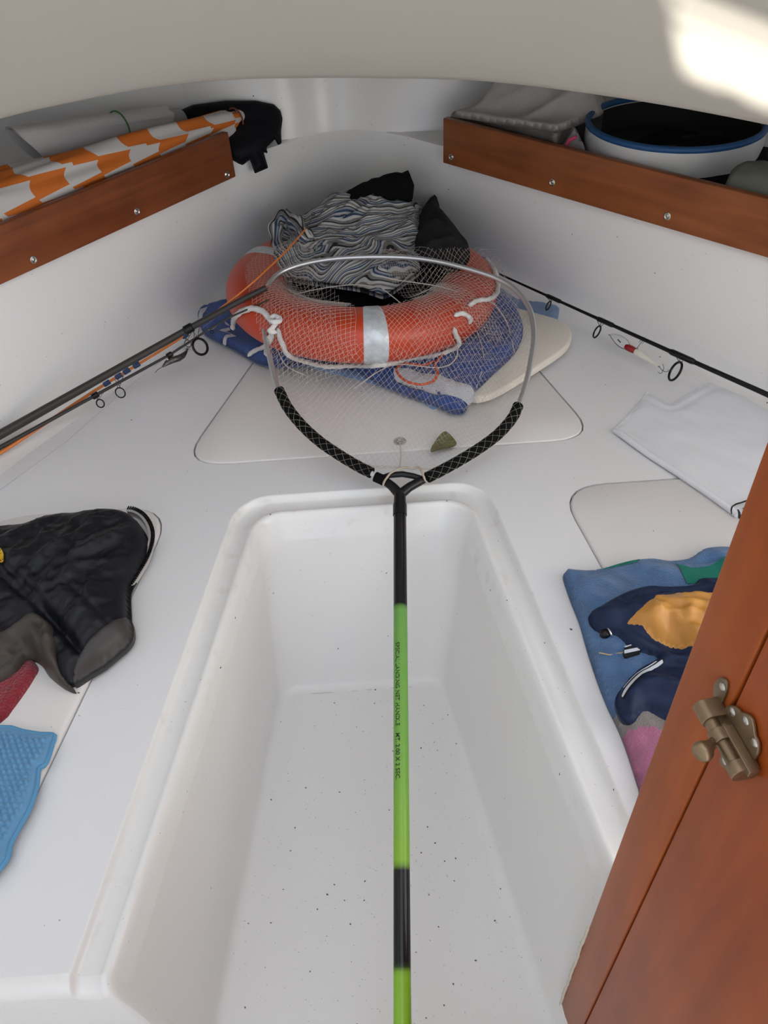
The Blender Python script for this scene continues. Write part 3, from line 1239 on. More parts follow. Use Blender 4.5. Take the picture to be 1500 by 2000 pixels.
buoy = thing('lifebuoy', 'orange ring lifebuoy with white reflective bands and grab rope', 'lifebuoy', (LC.x, LC.y, 0.035))
V, F = [], []
NU, NV = 128, 28
for i in range(NU):
    for k in range(NV):
        V.append(ring_pt(2 * math.pi * i / NU, 2 * math.pi * k / NV))
for i in range(NU):
    for k in range(NV):
        a, b = i * NV, ((i + 1) % NU) * NV
        F.append((a + k, b + k, b + (k + 1) % NV, a + (k + 1) % NV))
fixn(mesh('ring_body', V, F, M_ORANGE, buoy))
M_REFL = mat('reflective_tape', (0.66, 0.70, 0.74), 0.30, 0.2, bump=(900, 0.25, 0.001), var=(60, 0.2))


def band(u0, w):
    V, F = [], []
    nu = 9
    for i in range(nu):
        for k in range(NV):
            g = 0.0014 if 0 < i < nu - 1 else 0.0
            V.append(ring_pt(u0 + w * (i / (nu - 1) - .5), 2 * math.pi * k / NV, g))
    for i in range(nu - 1):
        for k in range(NV):
            F.append((i * NV + k, (i + 1) * NV + k, (i + 1) * NV + (k + 1) % NV, i * NV + (k + 1) % NV))
    fixn(mesh('reflective_band', V, F, M_REFL, buoy))


for u0 in (-1.50, 2.72, 0.62, 1.6):
    band(u0, 0.165)


def rope(name, pts, r, parent, m=M_ROPE, strands=True, n=6):
    """laid rope: a tube with a helical ripple"""
    P = resamp(spline([tuple(p) for p in pts], n), 0.0025)
    mb = MB()
    P = [Vector(p) for p in P]
    V, F = [], []
    N = len(P)
    x = None
    ns = 12
    for i in range(N):
        t = (P[min(i + 1, N - 1)] - P[max(i - 1, 0)]).normalized()
        if x is None:
            x = t.orthogonal().normalized()
        x = (x - t * x.dot(t)).normalized()
        y = t.cross(x)
        e = min(1.0, 0.35 + min(i, N - 1 - i) * 0.25)
        for k in range(ns):
            a = 2 * math.pi * k / ns
            rr = r * e * (1 + 0.13 * math.sin(3 * a + i * 0.55) + 0.06 * math.sin(3 * a - i * 0.9))
            V.append(P[i] + (x * math.cos(a) + y * math.sin(a)) * rr)
    for i in range(N - 1):
        for k in range(ns):
            F.append((i * ns + k, i * ns + (k + 1) % ns, (i + 1) * ns + (k + 1) % ns, (i + 1) * ns + k))
    F.append(tuple(range(ns))[::-1])
    F.append(tuple((N - 1) * ns + k for k in range(ns)))
    mb.add(V, F)
    return mb.build(name, m, parent, sharp=0)


bpy.context.view_layer.update()


def on_ring(pts, off=0.006):
    """points lying on the ring's surface where it is seen, else at the given height"""
    out = []
    for px, py, z in pts:
        d = ray(px, py).normalized()
        hit, hp_, hn, _ = bpy.data.objects['ring_body'].ray_cast(CAM, d)
        p = at(px, py, z)
        if hit and (hp_ - CAM).length < (p - CAM).length + 0.02:
            p = hp_ + hn * (off if hn.dot(d) < 0 else -off)
        out.append(p)
    return out


rope('grab_rope', on_ring([(545, 640, .085), (552, 662, .07), (565, 688, .055), (595, 706, .047), (640, 716, .044), (690, 714, .044), (740, 708, .046), (800, 701, .050), (850, 694, .056), (882, 683, .066), (893, 668, .08), (886, 650, .095), (883, 640, .10)]), 0.0052, buoy)
rope('grab_rope', on_ring([(912, 600, .13), (930, 590, .125), (952, 586, .115), (966, 572, .11), (968, 552, .11), (962, 532, .115), (950, 505, .12)]), 0.0050, buoy)
rope('grab_rope', on_ring([(455, 644, .06), (456, 630, .07), (466, 616, .085), (484, 607, .10), (502, 606, .105), (518, 613, .105), (532, 626, .10)]), 0.0062, buoy)
rope('rope_tail', on_ring([(484, 696, .03), (495, 686, .036), (510, 680, .045), (526, 668, .06), (538, 650, .085)]), 0.0050, buoy)
rope('rope_tail', on_ring([(520, 695, .045), (519, 680, .055), (528, 660, .075), (538, 645, .09)]), 0.0046, buoy)
rope('rope_end', on_ring([(884, 619, .13), (894, 614, .135), (906, 616, .134), (915, 624, .125), (912, 632, .115)]), 0.0050, buoy)
kc = on_ring([(541, 632, .105)], .008)[0]
rope('rope_knot', [kc + Vector(p) for p in [(-.010, -.004, 0), (-.004, .010, .004), (.009, .008, .006), (.011, -.006, .006), (0, -.011, .008), (-.010, 0, .008), (0, .008, .010), (.008, 0, .008), (-.004, -.014, -.004), (-.012, -.018, -.008), (.004, -.02, -.012)]], 0.0052, buoy)
# orange lanyard loop
MO = mat('orange_cord', (0.62, 0.10, 0.035), 0.7)
rope('lanyard_loop', on_ring([(902, 655, .08), (908, 665, .066), (898, 672, .055), (868, 690, .058), (850, 712, .055), (855, 728, .052), (846, 744, .050), (822, 751, .05), (795, 745, .05), (777, 730, .05), (776, 718, .05), (792, 710, .05), (826, 713, .05), (850, 705, .054)]), 0.0026, buoy, MO)

# dark clothes in and behind the ring ----------------------------------------
bk = W2s([(560, 560), (620, 585), (700, 580), (780, 570), (850, 550), (905, 520), (915, 470), (880, 445), (800, 420), (700, 420), (600, 440), (545, 490)], 0.10, 3)
h_bk = cloth(bk, 0.06, 0.03, 0.03, bulge=0.035, wide=.10, folds=[(0.02, 12, 0.6, 1.6, 21), (0.008, 30, 0.3, 2, 22)])
g1 = patch('black_sweater', bk, h_bk, 0.009, M_BLK1, None, 0.04)
tag(g1, 'black sweater bunched inside the orange ring under the striped shirt', 'clothing')
# black sleeve standing up behind the shirt
bs = [at(*p) for p in [(665, 408, .20), (700, 388, .215), (740, 376, .225), (775, 368, .23), (798, 364, .23)]]
mb = MB()
P = spline([tuple(p) for p in bs], 5)
mb.tube(P, [0.020 + 0.016 * min(1, i / 9) for i in range(len(P))], 14)
sl = mb.build('black_sleeve', M_BLK1, None, sharp=0)
for v in sl.data.vertices:
    q = pn(np.array([v.co.x * 40]), np.array([v.co.z * 40 + v.co.y * 30]), 3)[0]
    v.co += v.normal * q * 0.008
tag(sl, 'black sleeve end sticking out behind the striped shirt', 'clothing')
# charcoal jacket to the right of the shirt
cj = W2s([(815, 420), (830, 392), (845, 380), (857, 382), (860, 402), (880, 422), (905, 455), (918, 472), (915, 495), (895, 515), (850, 505), (815, 500), (808, 460)], 0.17, 3)
h_cj = cloth(cj, 0.150, 0.025, 0.022, bulge=0.02, wide=.06, folds=[(0.026, 18, 2.1, 2.0, 31), (0.010, 40, 2.0, 2.4, 32)])
g2 = patch('charcoal_jacket', cj, h_cj, 0.006, M_BLK2, None, 0.10)
tag(g2, 'charcoal jacket crumpled right of the striped shirt on the lifebuoy', 'clothing')

# striped shirt -------------------------------------------------------------
ss = W2s([(533, 460), (537, 440), (546, 426), (562, 420), (578, 424), (592, 440), (612, 432), (640, 413), (672, 404), (702, 399), (740, 399), (785, 394), (822, 388), (828, 398), (821, 420), (826, 450), (826, 480), (822, 505), (800, 521), (775, 540), (750, 554), (728, 549), (700, 541), (650, 534), (600, 528), (560, 522), (527, 512), (526, 492), (548, 487), (550, 475)], 0.165, 3)
sc_ = W2([(680, 465)], .165)[0]


def z_shirt(x, y):
    return 0.140 + 0.050 * np.exp(-(((x - sc_[0] - .02) / .15) ** 2 + ((y - sc_[1] - .10) / .10) ** 2))


h_ss = cloth(ss, z_shirt, 0.018, 0.012, bulge=0.012, wide=.05,
             folds=[(0.028, 13, 0.35, 2.6, 41), (0.014, 28, 0.25, 2.6, 42), (0.006, 55, 0.3, 2.2, 43)])


def stripe(x, y):
    u = (x * math.cos(0.30) + y * math.sin(0.30))
    v = (-x * math.sin(0.30) + y * math.cos(0.30))
    k = 0.12 * pn(u * 6, v * 9, 51) + 0.05 * pn(u * 13, v * 20, 52) + 1.2 * h_ss(x, y)
    u0, v0 = u - sc_[0] * math.cos(.3) - sc_[1] * math.sin(.3), v + sc_[0] * math.sin(.3) - sc_[1] * math.cos(.3)
    lf = sstep(sc_[0] - x, 0.10, 0.15)
    return (v0 * 1.25 + k) * (1 - lf) + (u0 * 1.0 + k) * lf


WH_, GY, NB, BK, LB_ = (0.50, 0.50, 0.49), (0.20, 0.19, 0.175), (0.035, 0.060, 0.115), (0.018, 0.018, 0.021), (0.28, 0.31, 0.35)
M_SHIRT = ramp_mat('striped_cotton', 'stripe', [(0.0, WH_), (0.16, BK), (0.24, GY), (0.38, WH_), (0.5, NB), (0.60, LB_), (0.70, BK), (0.76, WH_), (0.88, GY)], 0.9, bump=(500, 0.3, 0.001), period=0.052)
shirt_root = thing('striped_shirt', 'crumpled shirt with white grey and navy stripes on the lifebuoy', 'shirt', (sc_[0], sc_[1], .13))
shirt = patch('shirt_body', ss, h_ss, 0.0042, M_SHIRT, shirt_root, lambda x, y: z_shirt(x, y) - 0.012, attrs={'stripe': stripe})
slv = spline([tuple(at(*p)) for p in [(548, 500, .150), (541, 472, .165), (540, 445, .185), (550, 430, .20), (566, 428, .205), (580, 440, .205), (592, 458, .20), (606, 470, .195)]], 6)
mb = MB()
mb.tube(slv, [0.017 + 0.004 * math.sin(i * .7) for i in range(len(slv))], 20)
so_ = mb.build('shirt_sleeve', M_SHIRT, shirt_root, sharp=0)
for i, v in enumerate(so_.data.vertices):
    v.co += Vector((0, 0, 1)) * 0.004 * math.sin(i % 20 * 1.9)
a_ = so_.data.attributes.new('stripe', 'FLOAT', 'POINT')
a_.data.foreach_set('value', np.array([0.13 * abs((i % 20) / 20 - .5) + 0.004 * math.sin(i * .02) for i in range(len(so_.data.vertices))], np.float32))

# ================================================================== FISHING RODS
M_RODG = mat('grey_carbon', (0.042, 0.038, 0.034), 0.4, spec=0.35)
M_RODK = mat('black_carbon', (0.004, 0.004, 0.005), 0.3, spec=0.3)
M_RODO = mat('orange_fibreglass', (0.72, 0.20, 0.03), 0.3)
M_BLUEB = mat('dark_blue_thread', (0.02, 0.05, 0.15), 0.35)
M_WIRE = mat('dark_steel_wire', (0.20, 0.19, 0.18), 0.35, 0.9)
M_CHROME = mat('polished_metal', (0.85, 0.86, 0.88), 0.12, 1.0)


def rod(name, pts, r0, r1, m, label):
    P = [Vector(p) for p in ats(pts)]
    root = thing(name, label, 'fishing rod', P[0])
    A = resamp([tuple(p) for p in P], 0.05)
    n = len(A)
    MB().tube(A, [r0 + (r1 - r0) * i / (n - 1) for i in range(n)], 14).build('rod_blank', m, root)
    return root, P


def on_line(P, px):
    """point of a straight rod that shows at image column px"""
    best, bp_ = 1e9, None
    for i in range(len(P) - 1):
        for k in range(101):
            q = P[i].lerp(P[i + 1], k / 100)
            d = q - CAM
            x = 750 + FPX * d.dot(CR) / d.dot(CF)
            if abs(x - px) < best:
                best, bp_ = abs(x - px), q
    return bp_


def wrap(root, P, px, half, r, m, name='thread_wrap'):
    a, b = on_line(P, px - half), on_line(P, px + half)
    MB().tube([a, a.lerp(b, .1), a.lerp(b, .9), b], [r * .8, r, r, r * .8], 14).build(name, m, root)


def guide_ring(root, P, px, rpx, c_px, wire=0.0009, ring=None, m=None, face=0.55, nd=2):
    """line guide: ring on a wire frame whose feet are bound to the blank"""
    foot = on_line(P, px)
    t = (P[-1] - P[0]).normalized()
    s = depth(foot) / FPX
    c = atp(c_px[0], c_px[1], foot, CF)
    R = rpx * s
    view = (CAM - c).normalized()
    nrm = (t * (1 - face) + view * face).normalized()
    g = MB().ring(c, nrm, R, ring or R * 0.16, 30, 8).build('line_guide', m or M_RODK, root)
    up = (foot - c).normalized()
    side = nrm.cross(up).normalized()
    w_ = MB()
    for sgn in (-1, 1):
        w_.tube([c + up * R * 0.9 + side * sgn * R * .25, c + up * (R * 1.2) + side * sgn * R * .3, foot + t * (0.012 * sgn * 0.5) * 1.0], wire, 6)
    w_.tube([c + up * R * .95, foot + t * 0.022], wire, 6)
    w_.build('guide_frame', M_WIRE, g)


rg, P = rod('surf_rod', [(-420, 1083, .04), (-140, 926, .045), (0, 849, .05), (367, 643, .135), (492, 575, .195), (520, 562, .205)], 0.0118, 0.0060, M_RODG, 'thick dark grey rod leaning along the left hull side')
wrap(rg, P, 368, 9, 0.0102, M_BLACK)
guide_ring(rg, P, 374, 16, (391, 677), face=.62)
# old scuffed lettering near its butt: only scuffs
ro, P2 = rod('orange_rod', [(-420, 1110, .010), (-140, 962, .012), (0, 886, .018), (183, 764, .04), (358, 658, .105), (482, 563, .205), (560, 490, .235), (596, 448, .25)], 0.0050, 0.0016, M_RODO, 'thin orange rod with dark blue bindings on the left berth')
for px in (208, 231, 247, 267):
    wrap(ro, P2, px, 6, 0.0056, M_BLUEB)
wrap(ro, P2, 361, 5, 0.0056, M_BLUEB)
guide_ring(ro, P2, 362, 7, (367, 671), face=.6, ring=0.0008)
guide_ring(ro, P2, 228, 10, (235, 767), face=.62, ring=0.0014)
tp = at(596, 448, .24)
MB().tube([tp, at(604, 436, .245), at(610, 422, .25)], 0.0009, 6).build('tip_eye_stem', M_WIRE, ro)
MB().ring(at(612, 418, .25), (CAM - tp), 0.0034, 0.0009, 18, 6).build('tip_eye', M_RODK, ro)
r2, P3 = rod('spinning_rod', [(-420, 1102, .015), (-140, 950, .02), (0, 874, .025), (183, 774, .045), (333, 692, .09), (433, 627, .15), (526, 585, .195)], 0.0066, 0.0016, M_RODG, 'slim grey spinning rod in front of the orange rod')
wrap(r2, P3, 186, 6, 0.0068, M_BLACK)
guide_ring(r2, P3, 188, 8, (196, 788), face=.62, ring=0.0014)
wrap(r2, P3, 331, 5, 0.0056, M_BLACK)
guide_ring(r2, P3, 411, 3.4, (414, 648), face=.6, ring=0.0009)
# line
fl = MB().tube(ats([(-30, 975, .02), (0, 957, .02), (130, 862, .03), (240, 765, .045), (318, 703, .07), (440, 605, .125)]), 0.00035, 5).build('fishing_line', mat('clear_line', (0.35, 0.35, 0.35), 0.3), r2)

rr, P4 = rod('black_rod', [(1900, 958, .045), (1640, 836, .05), (1500, 771, .055), (1333, 697, .062), (1167, 622, .072), (1010, 551, .085), (962, 529, .09)], 0.0072, 0.0022, M_RODK, 'black rod with ring guides leaning along the right hull side')
for px, half, r in ((1082, 14, .0048), (1183, 16, .0054), (1333, 24, .0066)):
    wrap(rr, P4, px, half, r, M_BLACK)
guide_ring(rr, P4, 1080, 9, (1071, 597), face=.45, ring=0.0016)
guide_ring(rr, P4, 1180, 12, (1166, 648), face=.45, ring=0.0019)
guide_ring(rr, P4, 1334, 19, (1319, 725), face=.45, ring=0.0026)

# lures -----------------------------------------------------------------------


def lathe_curve(name, pts, radii, m, parent, n=16, sx=1.0):
    mb = MB()
    mb.tube(pts, radii, n)
    return mb.build(name, m, parent, sharp=60)


def hook(parent, root_p, dirs, L, R, name='treble_hook'):
    mb = MB()
    for k, (d, up) in enumerate(dirs):
        d, up = Vector(d).normalized(), Vector(up).normalized()
        pts = [root_p, root_p + d * L]
        for j in range(1, 9):
            a = math.pi * j / 8
            pts.append(root_p + d * (L + R * math.sin(a)) + up * (R - R * math.cos(a)))
        pts.append(pts[-1] - d * L * 0.35)
        mb.tube(pts, [0.0007] * (len(pts) - 1) + [0.0002], 6)
    mb.ring(root_p - Vector(dirs[0][0]).normalized() * 0.002, up, 0.002, 0.0006, 14, 6)
    return mb.build(name, M_WIRE, parent, sharp=0)


lz = 0.030
lure = thing('fishing_lure', 'red headed white fishing lure with a shiny blade under the black rod', 'lure', at(1245, 690, lz))
b0, b1 = at(1238, 684, lz + .006), at(1284, 713, lz)
pts = [b0.lerp(b1, t) for t in (0, .12, .3, .5, .7, .88, 1)]
lathe_curve('lure_body', pts, [.0050, .0070, .0072, .0062, .0046, .0028, .0012], mat('pearl_white', (0.78, 0.76, 0.66), 0.25), lure)
h0 = at(1221, 676, lz + .008)
lathe_curve('lure_head', [h0, h0.lerp(b0, .3), h0.lerp(b0, .7), b0.lerp(b1, .06)], [.0045, .0072, .0076, .0066], mat('red_enamel', (0.30, 0.010, 0.012), 0.25), lure)
bl = [at(*p) for p in [(1192, 655, lz), (1203, 654, lz), (1217, 659, lz), (1227, 668, lz), (1232, 682, lz), (1222, 683, lz), (1209, 677, lz), (1199, 667, lz)]]
pb = MB()
prism(pb, [Vector(p) for p in spline([tuple(q) for q in bl], 4, True)], Vector((0, 0, 1)), 0.0012)
bld = pb.build('lure_blade', mat('white_metal_blade', (0.90, 0.91, 0.93), 0.22, 0.3), lure, bevel=0.0004)
MB().tube(spline([tuple(q + Vector((0, 0, .0006))) for q in bl], 4, True), 0.0009, 6, closed=True).build('blade_rim', M_WIRE, bld)
MB().box(at(1207, 662, lz + .0013), (at(1213, 668, lz + .0013) - at(1207, 662, lz + .0013)), (at(1205, 665, lz + .0013) - at(1207, 662, lz + .0013)) * .7, (0, 0, .0004)).build('blade_mark', mat('grey_mark', (0.10, 0.10, 0.11), 0.4), bld, False, sharp=0)
MB().ring(at(1190, 654, lz), (0, 0, 1), .0018, .0005, 14, 6).build('split_ring', M_WIRE, lure)
hr = at(1245, 679, lz + .014)
sh = at(1256, 664, lz + .024)
hook(lure, hr, [((sh - hr), (at(1240, 655, lz) - sh)), ((sh - hr), (at(1268, 668, lz) - sh)), ((sh - hr), (0.2, -.2, .8))], 0.016, 0.006)
hr = at(1288, 717, lz)
sh = at(1297, 728, lz)
hook(lure, hr, [((sh - hr), (at(1312, 728, lz) - sh)), ((sh - hr), (at(1284, 738, lz) - sh)), ((sh - hr), (0.0, 0.1, .9))], 0.012, 0.0065)

lz = 0.075
lure2 = thing('fishing_lure', 'dark grey fish shaped lure hooked to the slim grey rod', 'lure', at(340, 700, lz))
pp = [at(*p) for p in [(318, 716, lz), (326, 709, lz + .002), (337, 703, lz + .003), (348, 700, lz + .003), (357, 695, lz + .002), (363, 688, lz), (366, 682, lz)]]
lathe_curve('lure_body', pp, [.002, .0058, .0075, .0072, .0062, .0036, .0015], mat('dark_fish_skin', (0.085, 0.075, 0.07), 0.25, 0.3, var=(160, 0.7)), lure2)
mb = MB()
for k in range(14):
    a = k / 14 * 2 * math.pi
    mb.tube([at(366, 682, lz), at(366 + 11 * math.cos(a), 680 + 9 * math.sin(a), lz + .002 * math.sin(a * 3))], [.0004, .0002], 5)
mb.build('tail_bristles', M_WIRE, lure2, sharp=0)
MB().ball(at(328, 703, lz + .007), .003).build('lure_eye', M_CHROME, lure2)
MB().tube(ats([(318, 716, lz), (308, 722, lz), (303, 728, lz)]), .0007, 6).build('wire_leader', M_WIRE, lure2)
hook(lure2, at(331, 700, lz + .008), [((0.3, .1, .3), (.6, -.6, .2)), ((.3, .1, .3), (-.6, .2, .4)), ((.3, .1, .3), (.2, .8, .3))], .007, .0045)

# ================================================================== LEFT BERTH
M_PUFF = mat('black_nylon', (0.009, 0.0095, 0.013), 0.45, bump=(140, 0.15, 0.003), spec=0.3)
M_LINING = mat('taupe_lining', (0.060, 0.050, 0.042), 0.42, spec=0.3, bump=(90, 0.2, 0.003))
M_RED = mat('red_fleece', (0.30, 0.010, 0.022), 1.0, bump=(260, 1.0, 0.006), sheen=0.4, var=(60, 0.25))

rf = W2s([(-80, 1290), (0, 1262), (40, 1268), (72, 1298), (64, 1318), (52, 1338), (35, 1362), (20, 1382), (0, 1404), (-80, 1450)], 0.015, 3)
h_rf = cloth(rf, 0.007, 0.010, 0.008, folds=[(0.004, 30, 1.2, 1.5, 61), (0.002, 70, .3, 1, 62)])
t_ = patch('red_fleece', rf, h_rf, 0.006, M_RED, None, 0.0072)
tag(t_, 'red fleece peeking out below the black puffer jacket', 'clothing')

jk = W2s([(-160, 1030), (0, 1021), (45, 1018), (90, 1004), (150, 996), (200, 990), (240, 992), (262, 1004), (279, 1025), (286, 1050), (281, 1080), (266, 1108), (249, 1140), (249, 1180), (250, 1200), (254, 1222), (243, 1244), (222, 1262), (195, 1284), (163, 1303), (132, 1322), (110, 1315), (78, 1290), (62, 1268), (40, 1262), (0, 1300), (-160, 1360)], 0.035, 3)
CRJ = [
    (W2([(-20, 1115), (30, 1150), (95, 1205), (150, 1265)], .05), 0.012, 0.007),
    (W2([(5, 1105), (70, 1165), (140, 1245), (165, 1285)], .05), 0.010, 0.006),
    (W2([(155, 1265), (200, 1225), (247, 1190)], .05), 0.010, 0.006),
    (W2([(110, 1215), (160, 1180), (170, 1130)], .05), 0.006, 0.01),
    (W2([(155, 1020), (145, 1075), (120, 1120), (105, 1160)], .05), 0.006, 0.008),
    (W2([(130, 1145), (170, 1175), (215, 1220)], .05), 0.004, 0.004),
    (W2([(60, 1115), (100, 1140), (130, 1150)], .05), 0.004, 0.008),
]
h_jk = cloth(jk, 0.012, 0.030, 0.022, bulge=0.022, wide=.10, folds=[(0.016, 10, 0.7, 2.2, 71), (0.010, 22, 0.9, 2.2, 72), (0.0055, 48, .75, 2.4, 73), (0.0022, 110, .6, 2.2, 74)], creases=CRJ)
jacket = thing('puffer_jacket', 'black puffer jacket with taupe hem lying on the left locker lid', 'jacket', at(120, 1150, .012))
patch('jacket_shell', jk, h_jk, 0.0040, M_PUFF, jacket, 0.008)
hem = W2s([(-100, 1345), (0, 1302), (40, 1262), (62, 1268), (78, 1290), (110, 1315), (132, 1322), (112, 1300), (108, 1270), (106, 1240), (98, 1212), (70, 1203), (40, 1215), (0, 1240), (-100, 1290)], 0.05, 3)
h_hem = cloth(hem, lambda x, y: np.maximum(h_jk(x, y), 0.02) - 0.004, 0.016, 0.010, folds=[(0.009, 22, 1.1, 2.2, 81), (0.003, 60, 1.1, 2, 82)], creases=[(W2([(78, 1208), (82, 1240), (78, 1285)], .05), 0.006, 0.004)])
patch('jacket_lining', hem, h_hem, 0.004, M_LINING, jacket, lambda x, y: h_hem(x, y) - 0.012)
hem2 = W2s([(248, 1194), (254, 1222), (243, 1244), (222, 1262), (195, 1284), (163, 1303), (134, 1320), (150, 1290), (190, 1245), (225, 1215)], 0.04, 3)
h_h2 = cloth(hem2, lambda x, y: np.maximum(h_jk(x, y), .02) - .003, 0.008, 0.008, folds=[(0.004, 30, .7, 2, 83)])
patch('jacket_hem', hem2, h_h2, 0.004, mat('dark_hem', (0.040, 0.036, 0.034), 0.45), jacket, lambda x, y: h_h2(x, y) - .01)
# sewn badge, cut by the frame edge
bd = W2s([(-24, 1090), (-14, 1078), (0, 1074), (8, 1083), (13, 1092), (12, 1101), (6, 1108), (0, 1111), (-14, 1110), (-23, 1101)], 0.06, 3)
bg = [((p[0] - sum(q[0] for q in bd) / len(bd)) * 1.12 + sum(q[0] for q in bd) / len(bd), (p[1] - sum(q[1] for q in bd) / len(bd)) * 1.12 + sum(q[1] for q in bd) / len(bd)) for p in bd]
bgo = decal('badge_border', bg, h_jk, mat('badge_black', (0.004, 0.004, 0.004), 0.6), jacket, 0.0015, 0.004)
bdg = decal('badge', bd, h_jk, mat('badge_yellow', (0.66, 0.42, 0.015), 0.5), jacket, 0.0022, 0.004, 'yellow badge')
decal('badge_mark', W2s([(-6, 1098), (3, 1099), (8, 1102), (6, 1104), (0, 1103), (-6, 1102)], .06, 2), h_jk, mat('badge_brown', (0.22, 0.03, 0.01), 0.5), bdg, 0.003, 0.003)
# zip along the shoulder edge
zc_ = W2s([(247, 993), (263, 995), (280, 1005), (293, 1022), (299, 1042), (297, 1064), (288, 1090), (272, 1118), (258, 1140), (248, 1152)], 0.02, 6, closed=False)
zi = W2s([(247, 999), (260, 1001), (274, 1010), (285, 1027), (290, 1045), (287, 1066), (277, 1090), (262, 1116), (252, 1135), (246, 1145)], 0.02, 6, closed=False)
zw = zc_ + zi[::-1]
h_z = lambda x, y: np.full(np.asarray(x).shape, 0.020)
patch('zip_tape', zw, h_z, 0.005, mat('zip_tape_white', (0.55, 0.53, 0.50), 0.8), jacket, 0.008)
mb = MB()
zp = resamp([(p[0], p[1], 0.0212) for p in zc_], 0.0042)
for i in range(1, len(zp) - 1):
    t = Vector(zp[i + 1]) - Vector(zp[i - 1])
    t.normalize()
    s_ = Vector((-t.y, t.x, 0))
    mb.box(Vector(zp[i]) - t * 0.0011 - s_ * 0.0035, t * 0.0022, s_ * 0.007, Vector((0, 0, 0.0022)))
z_ = mb.build('zip_teeth', M_BLACK, jacket, False, sharp=0)
tag(z_, kind='stuff')

# light blue microfibre cloth
mc = W2s([(-120, 1440), (0, 1417), (40, 1424), (75, 1430), (104, 1432), (100, 1450), (92, 1478), (84, 1492), (74, 1497), (70, 1530), (58, 1570), (38, 1608), (18, 1645), (0, 1690), (-120, 1760)], 0.018, 3)
h_mc0 = cloth(mc, 0.008, 0.010, 0.006, folds=[(0.005, 16, 1.2, 2, 91)])


def h_mc(x, y):
    d = dist_poly(x, y, mc)
    k = sstep(d, 0.007, 0.011)
    a = 0.55
    u = (x * math.cos(a) + y * math.sin(a)) / 0.0072
    v = (-x * math.sin(a) + y * math.cos(a)) / 0.0095
    v = v + 0.5 * (np.floor(u) % 2)
    w_ = np.abs(np.sin(np.pi * u)) * np.abs(np.sin(np.pi * v))
    return h_mc0(x, y) + 0.0058 * w_ * k


mco = patch('microfibre_cloth', mc, h_mc, 0.0019, mat('light_blue_microfibre', (0.13, 0.315, 0.52), 0.9, sheen=0.3, bump=(500, .4, .001)), None, 0.0075)
tag(mco, 'light blue waffle microfibre cloth on the left locker lid', 'cloth')
edge_p = [Vector((p[0], p[1], 0)) for p in mc]
ep = resamp([tuple(p) for p in edge_p], 0.006, True)
ez = h_mc0(ep[:, 0], ep[:, 1]) + 0.003
MB().tube([(a[0], a[1], b + .002) for a, b in zip(ep, ez)], 0.0034, 8, closed=True).build('cloth_hem', mat('blue_hem', (0.12, 0.33, 0.55), 0.9, bump=(600, .6, .002)), mco)

# ================================================================== RIGHT BERTH
# white plastic bag lying flat
bgp = W2([(1198, 838), (1206, 850), (1262, 890), (1320, 928), (1380, 968), (1448, 1016), (1530, 1070), (1700, 1010), (1700, 850), (1560, 772), (1500, 742), (1440, 712), (1420, 722), (1370, 752), (1310, 790), (1264, 764), (1246, 788), (1222, 815)], 0.004)
h_bg = cloth(bgp, 0.0016, 0.0028, 0.006, folds=[(0.0030, 10, 2.6, 3.0, 101), (0.0015, 30, 2.2, 3, 102)], creases=[(W2([(1255, 775), (1305, 800), (1330, 795), (1400, 755)], .006), 0.003, 0.004), (W2([(1235, 838), (1340, 905), (1450, 985)], .006), 0.0025, 0.006)])
M_BAG = mat('white_pvc', (0.80, 0.815, 0.84), 0.28, bump=(40, .1, .002))
bag = patch('plastic_bag', bgp, h_bg, 0.008, M_BAG, None, 0.0018)
tag(bag, 'white plastic bag lying flat beside the right locker lid', 'bag')
rl = [Vector((p[0], p[1], float(h_bg(np.array([p[0]]), np.array([p[1]]))[0]) + 0.0035)) for p in W2s([(1200, 840), (1262, 885), (1320, 923), (1380, 963), (1440, 1006)], .006, 4, False)]
MB().tube(rl, [0.005] + [0.0065] * (len(rl) - 1), 10).build('rolled_edge', M_BAG, bag)
M_INK = mat('black_print', (0.005, 0.006, 0.01), 0.4)
ov_o = W2s([(1428, 1003), (1427, 993), (1434, 984), (1448, 979), (1464, 974), (1490, 968)], .012, 4, False)
ov_i = W2s([(1430, 1004), (1430, 994), (1437, 986), (1449, 982), (1464, 977), (1490, 971)], .012, 4, False)
hb2 = lambda x, y: np.maximum(h_bg(x, y) + 0.001, 0.0068 + 0.0035 * np.exp(-(dist_poly(x, y, [(p.x, p.y) for p in rl], False) / .006) ** 2))
decal('printed_oval', ov_o + ov_i[::-1], hb2, M_INK, bag, 0.004, 0.002)
decal('printed_letter', W2([(1439, 996), (1443, 994), (1446, 1003), (1450, 1010), (1447, 1014), (1442, 1011), (1441, 1003)], .012), hb2, M_INK, bag, 0.004, 0.002)
decal('printed_letter', W2([(1450, 992), (1456, 988), (1466, 986), (1466, 994), (1456, 996)], .012), hb2, M_INK, bag, 0.004, 0.002)

